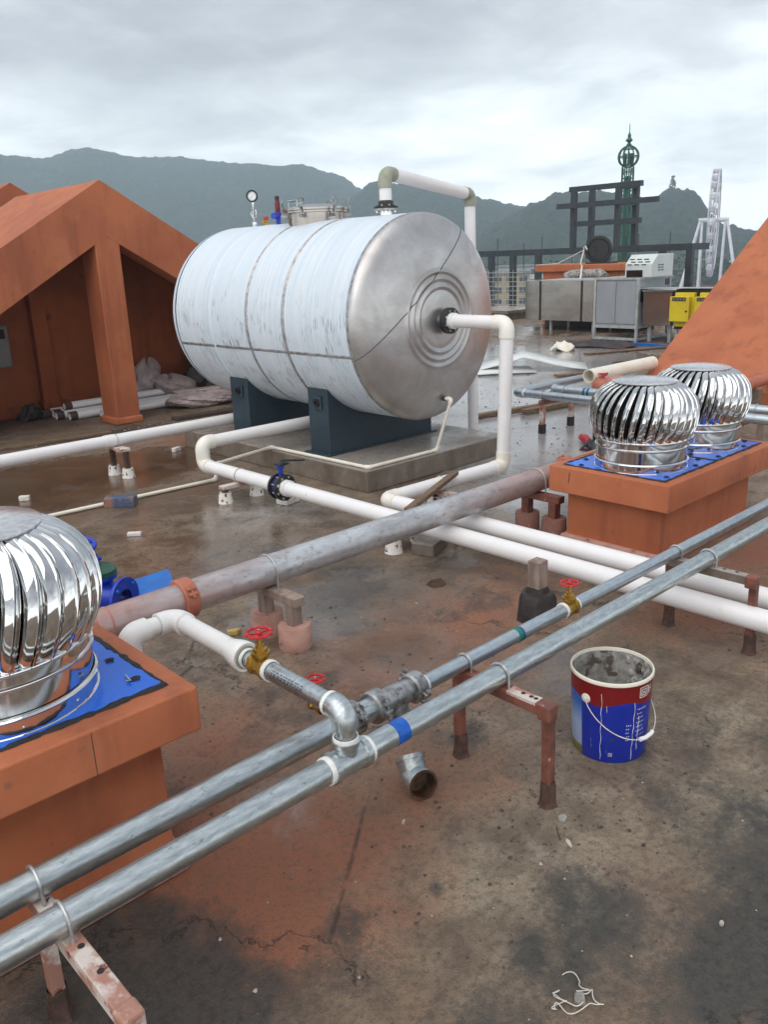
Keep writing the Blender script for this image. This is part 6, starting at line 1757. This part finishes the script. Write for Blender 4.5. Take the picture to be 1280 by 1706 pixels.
# ------------------------------------------------------------------ dark steel frame along the roof edge
fm = thing('edge_steelwork', 'dark steel frame of posts and beams along the roof edge', 'steel frame', (22.4, 15, 0))
FX = 22.4
MB().box(FX - 0.09, FX + 0.09, 11.40, 21.5, 1.72, 1.90).build('beam', 'frame_steel', fm, smooth=0)
MB().box(FX + 0.09, FX + 0.9, 11.41, 11.59, 1.722, 1.898).build('beam', 'frame_steel', fm, smooth=0)
for y in (11.50, 12.32, 14.1, 16.55, 17.55, 18.45, 20.4):
    MB().box(FX - 0.075, FX + 0.075, y - 0.09, y + 0.09, 0, 1.719).build('post', 'frame_steel', fm, smooth=0)
fm = thing('sign_frame', 'tall dark steel sign frame rising above the roof edge', 'steel frame', (22.4, 14.1, 1.9))
for (x, y) in ((22.4, 15.28), (22.4, 13.78), (23.35, 15.28), (23.35, 13.78)):
    MB().box(x - 0.075, x + 0.075, y - 0.075, y + 0.075, 1.901, 3.60 if x < 23 else 3.62).build('post', 'frame_steel', fm, smooth=0)
for z, ya, yb, xo in ((3.48, 13.05, 15.42, 0.0), (3.02, 12.45, 15.75, -0.155), (2.50, 13.05, 15.15, 0.0)):
    MB().box(22.4 - 0.078 + xo, 22.4 + 0.072 + xo, ya, yb, z, z + 0.145).build('beam', 'frame_steel', fm, smooth=0)
    MB().box(22.48, 23.27, 13.72, 13.86, z + 0.002, z + 0.14).build('beam', 'frame_steel', fm, smooth=0)
for i, (y, z1) in enumerate(((17.95, 2.28), (16.2, 2.26), (15.1, 2.0), (13.3, 2.15), (12.9, 2.2), (11.95, 2.22), (16.9, 2.1), (14.6, 2.1))):
    lab = ['thin starter bar left of the stainless duct end', 'thin starter bar above the rounded duct end', 'thin starter bar beside the left sign frame post', 'thin starter bar right of the sign frame', 'second thin starter bar right of the sign frame',
           'thin starter bar near the corner of the steel frame', 'thin starter bar between the two left frame posts', 'thin starter bar inside the sign frame'][i]
    tag(MB().cyl((22.1, y, 0), (22.1, y, z1), 0.012, seg=6).build('reinforcing_bar', 'rebar'), lab, 'steel bar', 'starter bars along the roof edge')
wm = thing('wire_mesh', 'light wire mesh panel between the left frame posts', 'wire mesh', (21.9, 17.3, 0))
for k in range(9):
    MB().cyl((21.9, 16.7, 0.1 + 0.14 * k), (21.9, 18.2, 0.1 + 0.14 * k), 0.009, seg=5).build('wire', 'cabinet_frame', wm)
for k in range(8):
    MB().cyl((21.89, 16.75 + 0.2 * k, 0.05), (21.89, 16.75 + 0.2 * k, 1.3), 0.009, seg=5).build('wire', 'cabinet_frame', wm)
pl = [(21.2, 17.0, 0.06), (21.0, 18.1, 0.05), (21.3, 18.6, 0.12), (20.8, 17.5, 0.10)]
for i, (x, y, z) in enumerate(pl):
    tag(MB().bar((x, y - 0.9, z), (x + 0.2, y + 0.7, z), 0.10, 0.08).build('timber', 'dark_wood', smooth=0), ['dark timber lying at the foot of the wire mesh', 'dark timber lowest in the pile by the roof edge', 'dark timber farthest left in the pile by the roof edge', 'dark timber on top of the pile by the roof edge'][i], 'timber')
tag(MB().box(19.2, 21.0, 15.2, 17.0, 0.18, 0.26).box(19.3, 20.9, 15.3, 16.9, 0, 0.179).build('concrete_slab', 'pad_concrete', smooth=0), 'pale slab end left of the rounded duct', 'slab')

# ------------------------------------------------------------------ green tower with a globe top
gt = thing('lattice_tower', 'green lattice tower topped by a globe of hoops', 'tower', (57.0, 34.5, -10))
gcx, gcy = 57.35, 34.62
def gring(z, r_, n=16, th=0.05):
    return arc((gcx, gcy, z), (1, 0, 0), (0, 1, 0), r_, 0, 2 * math.pi, n)[:-1]
for k in range(8):
    a = 2 * math.pi * k / 8
    c_, s_ = math.cos(a) * 0.42, math.sin(a) * 0.42
    MB().cyl((gcx + c_, gcy + s_, -10), (gcx + c_, gcy + s_, 7.3), 0.05, seg=6).build('mast_leg', 'green_steel', gt)
mb = MB()
for i in range(40):
    z = -9.8 + 0.43 * i; mb.sweep(gring(z, 0.42, 10), 0.025, 4, closed=True)
    for k in range(8):
        a, b = 2 * math.pi * k / 8, 2 * math.pi * (k + 1) / 8
        if i % 2: a, b = b, a
        mb.bar((gcx + .42 * math.cos(a), gcy + .42 * math.sin(a), z), (gcx + .42 * math.cos(b), gcy + .42 * math.sin(b), z + 0.43), 0.03)
mb.build('lattice', 'green_steel', gt, smooth=0)
MB().cyl((gcx, gcy, -10), (gcx, gcy, 5.9), 0.20, seg=10).build('core', 'green_steel', gt)
MB().lathe([(0.15, 0), (0.33, 0.25), (0.36, 0.5), (0.2, 0.7), (0.25, 0.9), (0.1, 1.1)], (gcx, gcy, 5.6), (0, 0, 1), 12).build('ornament', 'green_steel', gt)
for k in range(6):
    a = math.pi * k / 6
    MB().sweep(arc((gcx, gcy, 7.98), (math.cos(a), math.sin(a), 0), (0, 0, 1), 0.72, 0, 2 * math.pi, 28)[:-1], 0.045, 5, closed=True).build('globe_hoop', 'green_steel', gt)
for z, r_ in ((7.98, 0.72), (7.45, 0.48), (8.5, 0.48)):
    MB().sweep(gring(z, r_, 24), 0.04, 5, closed=True).build('globe_ring', 'green_steel', gt)
for k in range(5):
    a = 2 * math.pi * k / 5
    MB().cyl((gcx + .3 * math.cos(a), gcy + .3 * math.sin(a), 7.5), (gcx + .3 * math.cos(a), gcy + .3 * math.sin(a), 8.2), 0.10, seg=8).build('lamp', 'green_steel', gt)
MB().lathe([(0.05, 0), (0.2, 0.1), (0.08, 0.25), (0.26, 0.4), (0.1, 0.6), (0.13, 0.7), (0.03, 0.95), (0.02, 1.5)], (gcx, gcy, 8.65), (0, 0, 1), 10).build('finial', 'green_steel', gt)

# ------------------------------------------------------------------ ferris wheel seen nearly edge on
fwh = thing('ferris_wheel', 'pale ferris wheel seen edge on with slanted support legs', 'ferris wheel', (203, 99, -10))
dv = V(203.5, 99.0, 0); vd = dv.normalized()          # line of sight
sd2 = vd.cross(V(0, 0, 1)).normalized()               # to the right in the picture
pl_ = (vd * 0.998 + sd2 * 0.045).normalized()          # direction in the plane of the wheel
axl = V(-pl_.y, pl_.x, 0) * -1
HC = V(203.4, 99.0, 7.0); WR = 11.4
for s in (-0.75, 0.75):
    MB().sweep([HC + axl * s + pl_ * (WR * math.cos(t)) + V(0, 0, WR * math.sin(t)) for t in (2 * math.pi * i / 48 for i in range(48))], 0.13, 5, closed=True).build('rim', 'wheel_white', fwh)
    MB().sweep([HC + axl * s + pl_ * (WR * .86 * math.cos(t)) + V(0, 0, WR * .86 * math.sin(t)) for t in (2 * math.pi * i / 48 for i in range(48))], 0.09, 5, closed=True).build('rim', 'wheel_pink', fwh)
for i in range(24):
    t = 2 * math.pi * i / 24; d = pl_ * math.cos(t) + V(0, 0, math.sin(t))
    MB().cyl(HC + d * WR + axl * -0.75, HC + d * WR + axl * 0.75, 0.08, seg=5).build('rim_tie', 'wheel_pink', fwh)
    MB().cyl(HC + axl * (0.9 if i % 2 else -0.9), HC + d * WR + axl * (0.7 if i % 2 else -0.7), 0.06, seg=4).build('spoke', 'wheel_white', fwh)
    MB().lathe([(0.1, -1.1), (0.62, -0.95), (0.72, -0.5), (0.72, 0.1), (0.4, 0.4), (0.08, 0.5)], HC + d * (WR + 0.2) + V(0, 0, -0.5), (0, 0, 1), 10).build('gondola', 'wheel_pink' if i % 2 else 'wheel_white', fwh)
MB().cyl(HC - axl * 3.4, HC + axl * 3.4, 0.55, seg=14).build('axle', 'wheel_white', fwh)
for s in (-1, 1):
    for q in (-1, 1):
        foot = HC + axl * (s * 6.6) + pl_ * (q * 6.0); foot.z = -10
        MB().cyl(HC + axl * (s * 3.0), foot, 0.34, seg=8).build('support_leg', 'wheel_white', fwh)
        foot2 = HC + axl * (s * 2.4) + pl_ * (q * 4.0); foot2.z = -10
        MB().cyl(HC + axl * (s * 2.6), foot2, 0.30, seg=8).build('support_leg', 'wheel_white', fwh)
    a_ = HC + axl * (s * 4.4) + pl_ * 3.4; b_ = HC + axl * (s * 4.4) - pl_ * 3.4; a_.z = b_.z = -2.6
    MB().cyl(a_, b_, 0.16, seg=6).build('brace', 'wheel_white', fwh)

# ------------------------------------------------------------------ town beyond the roof edge
def house(label, az, dist, w, h, mat, dpt=12, floors=3, bays=5, roof='far_roof'):
    a = R(az); c = V(dist * math.sin(a), dist * math.cos(a), -10)
    t_ = thing('town_building', label, 'building', c, 'buildings beyond the roof edge')
    f = V(-math.sin(a), -math.cos(a), 0); s = V(-f.y, f.x, 0)
    def blk(name, s0, s1, d0, d1, z0, z1, m, par):
        mb = MB(); mb.add([c + s * x + f * y + V(0, 0, z) for z in (z0, z1) for y in (d0, d1) for x in (s0, s1)], [(0, 2, 3, 1), (4, 5, 7, 6), (0, 1, 5, 4), (2, 6, 7, 3), (0, 4, 6, 2), (1, 3, 7, 5)])
        return mb.build(name, m, par, smooth=0)
    blk('wall', -w / 2, w / 2, -dpt, 0, 0, h, mat, t_)
    blk('roof', -w / 2 - 0.4, w / 2 + 0.4, -dpt - .4, 0.4, h + 0.01, h + 0.5, roof, t_)
    fh = h / floors
    for i in range(floors):
        for j in range(bays):
            x = -w / 2 + w * (j + 0.5) / bays
            blk('window', x - w / bays * 0.3, x + w / bays * 0.3, 0.01, 0.12, fh * i + fh * 0.3, fh * i + fh * 0.78, 'far_glass', t_)
    return t_


house('yellow building showing between the left frame posts', 51.35, 190, 11, 7.0, 'wall_yellow', floors=3, bays=4)
house('long white building behind the wire mesh', 52.9, 230, 16, 7.5, 'wall_white', floors=3, bays=6)
house('orange building at the foot of the ferris wheel', 65.2, 250, 20, 7.0, 'wall_orange', floors=2, bays=7)
house('pale building behind the pale vented hood', 61.3, 280, 16, 8.0, 'wall_white', floors=3, bays=6)
house('low grey building left of the white vent riser', 49.6, 210, 12, 6.0, 'wall_white', floors=2, bays=4)

# tree belts at the foot of the hills: a far-off wood, one mass
def wood(label, az0, az1, dist, n, seed, mat='leaves'):
    rr = random.Random(seed); mb = MB()
    for i in range(n):
        a = R(rr.uniform(az0, az1)); d = dist + rr.uniform(-18, 18); h = rr.uniform(5, 9.5)
        c = V(d * math.sin(a), d * math.cos(a), -10)
        for k in range(26):
            p = c + V(rr.gauss(0, 1.9), rr.gauss(0, 1.9), h * rr.uniform(0.25, 1.0)); s = rr.uniform(0.5, 1.3)
            o = len(mb.v)
            for dx, dy, dz in ((1, 0, 0), (-0.6, 0.8, 0), (-0.5, -0.8, 0), (0, 0, 0.9), (0, 0, -0.7)):
                mb.v.append((p.x + dx * s, p.y + dy * s, p.z + dz * s))
            mb.f += [(o, o + 1, o + 3), (o + 1, o + 2, o + 3), (o + 2, o, o + 3), (o + 1, o, o + 4), (o + 2, o + 1, o + 4), (o, o + 2, o + 4)]
    return tag(mb.build('tree_belt', mat, smooth=0), label, 'trees', kind='stuff')


wood('far belt of trees below the hills behind the steel frame', 46, 70, 260, 210, 4)
ng = thing('safety_net', 'green safety net fence beyond the corner of the steel frame', 'net fence', (27, 11.5, 0))
MB().box(24.05, 24.07, 6.0, 11.2, -0.4, 0.85).build('net', 'green_net', ng, smooth=0)
for k in range(6):
    MB().cyl((24.03, 6.0 + k, -0.4), (24.03, 6.0 + k, 1.0), 0.025, seg=6).build('post', 'frame_steel', ng)
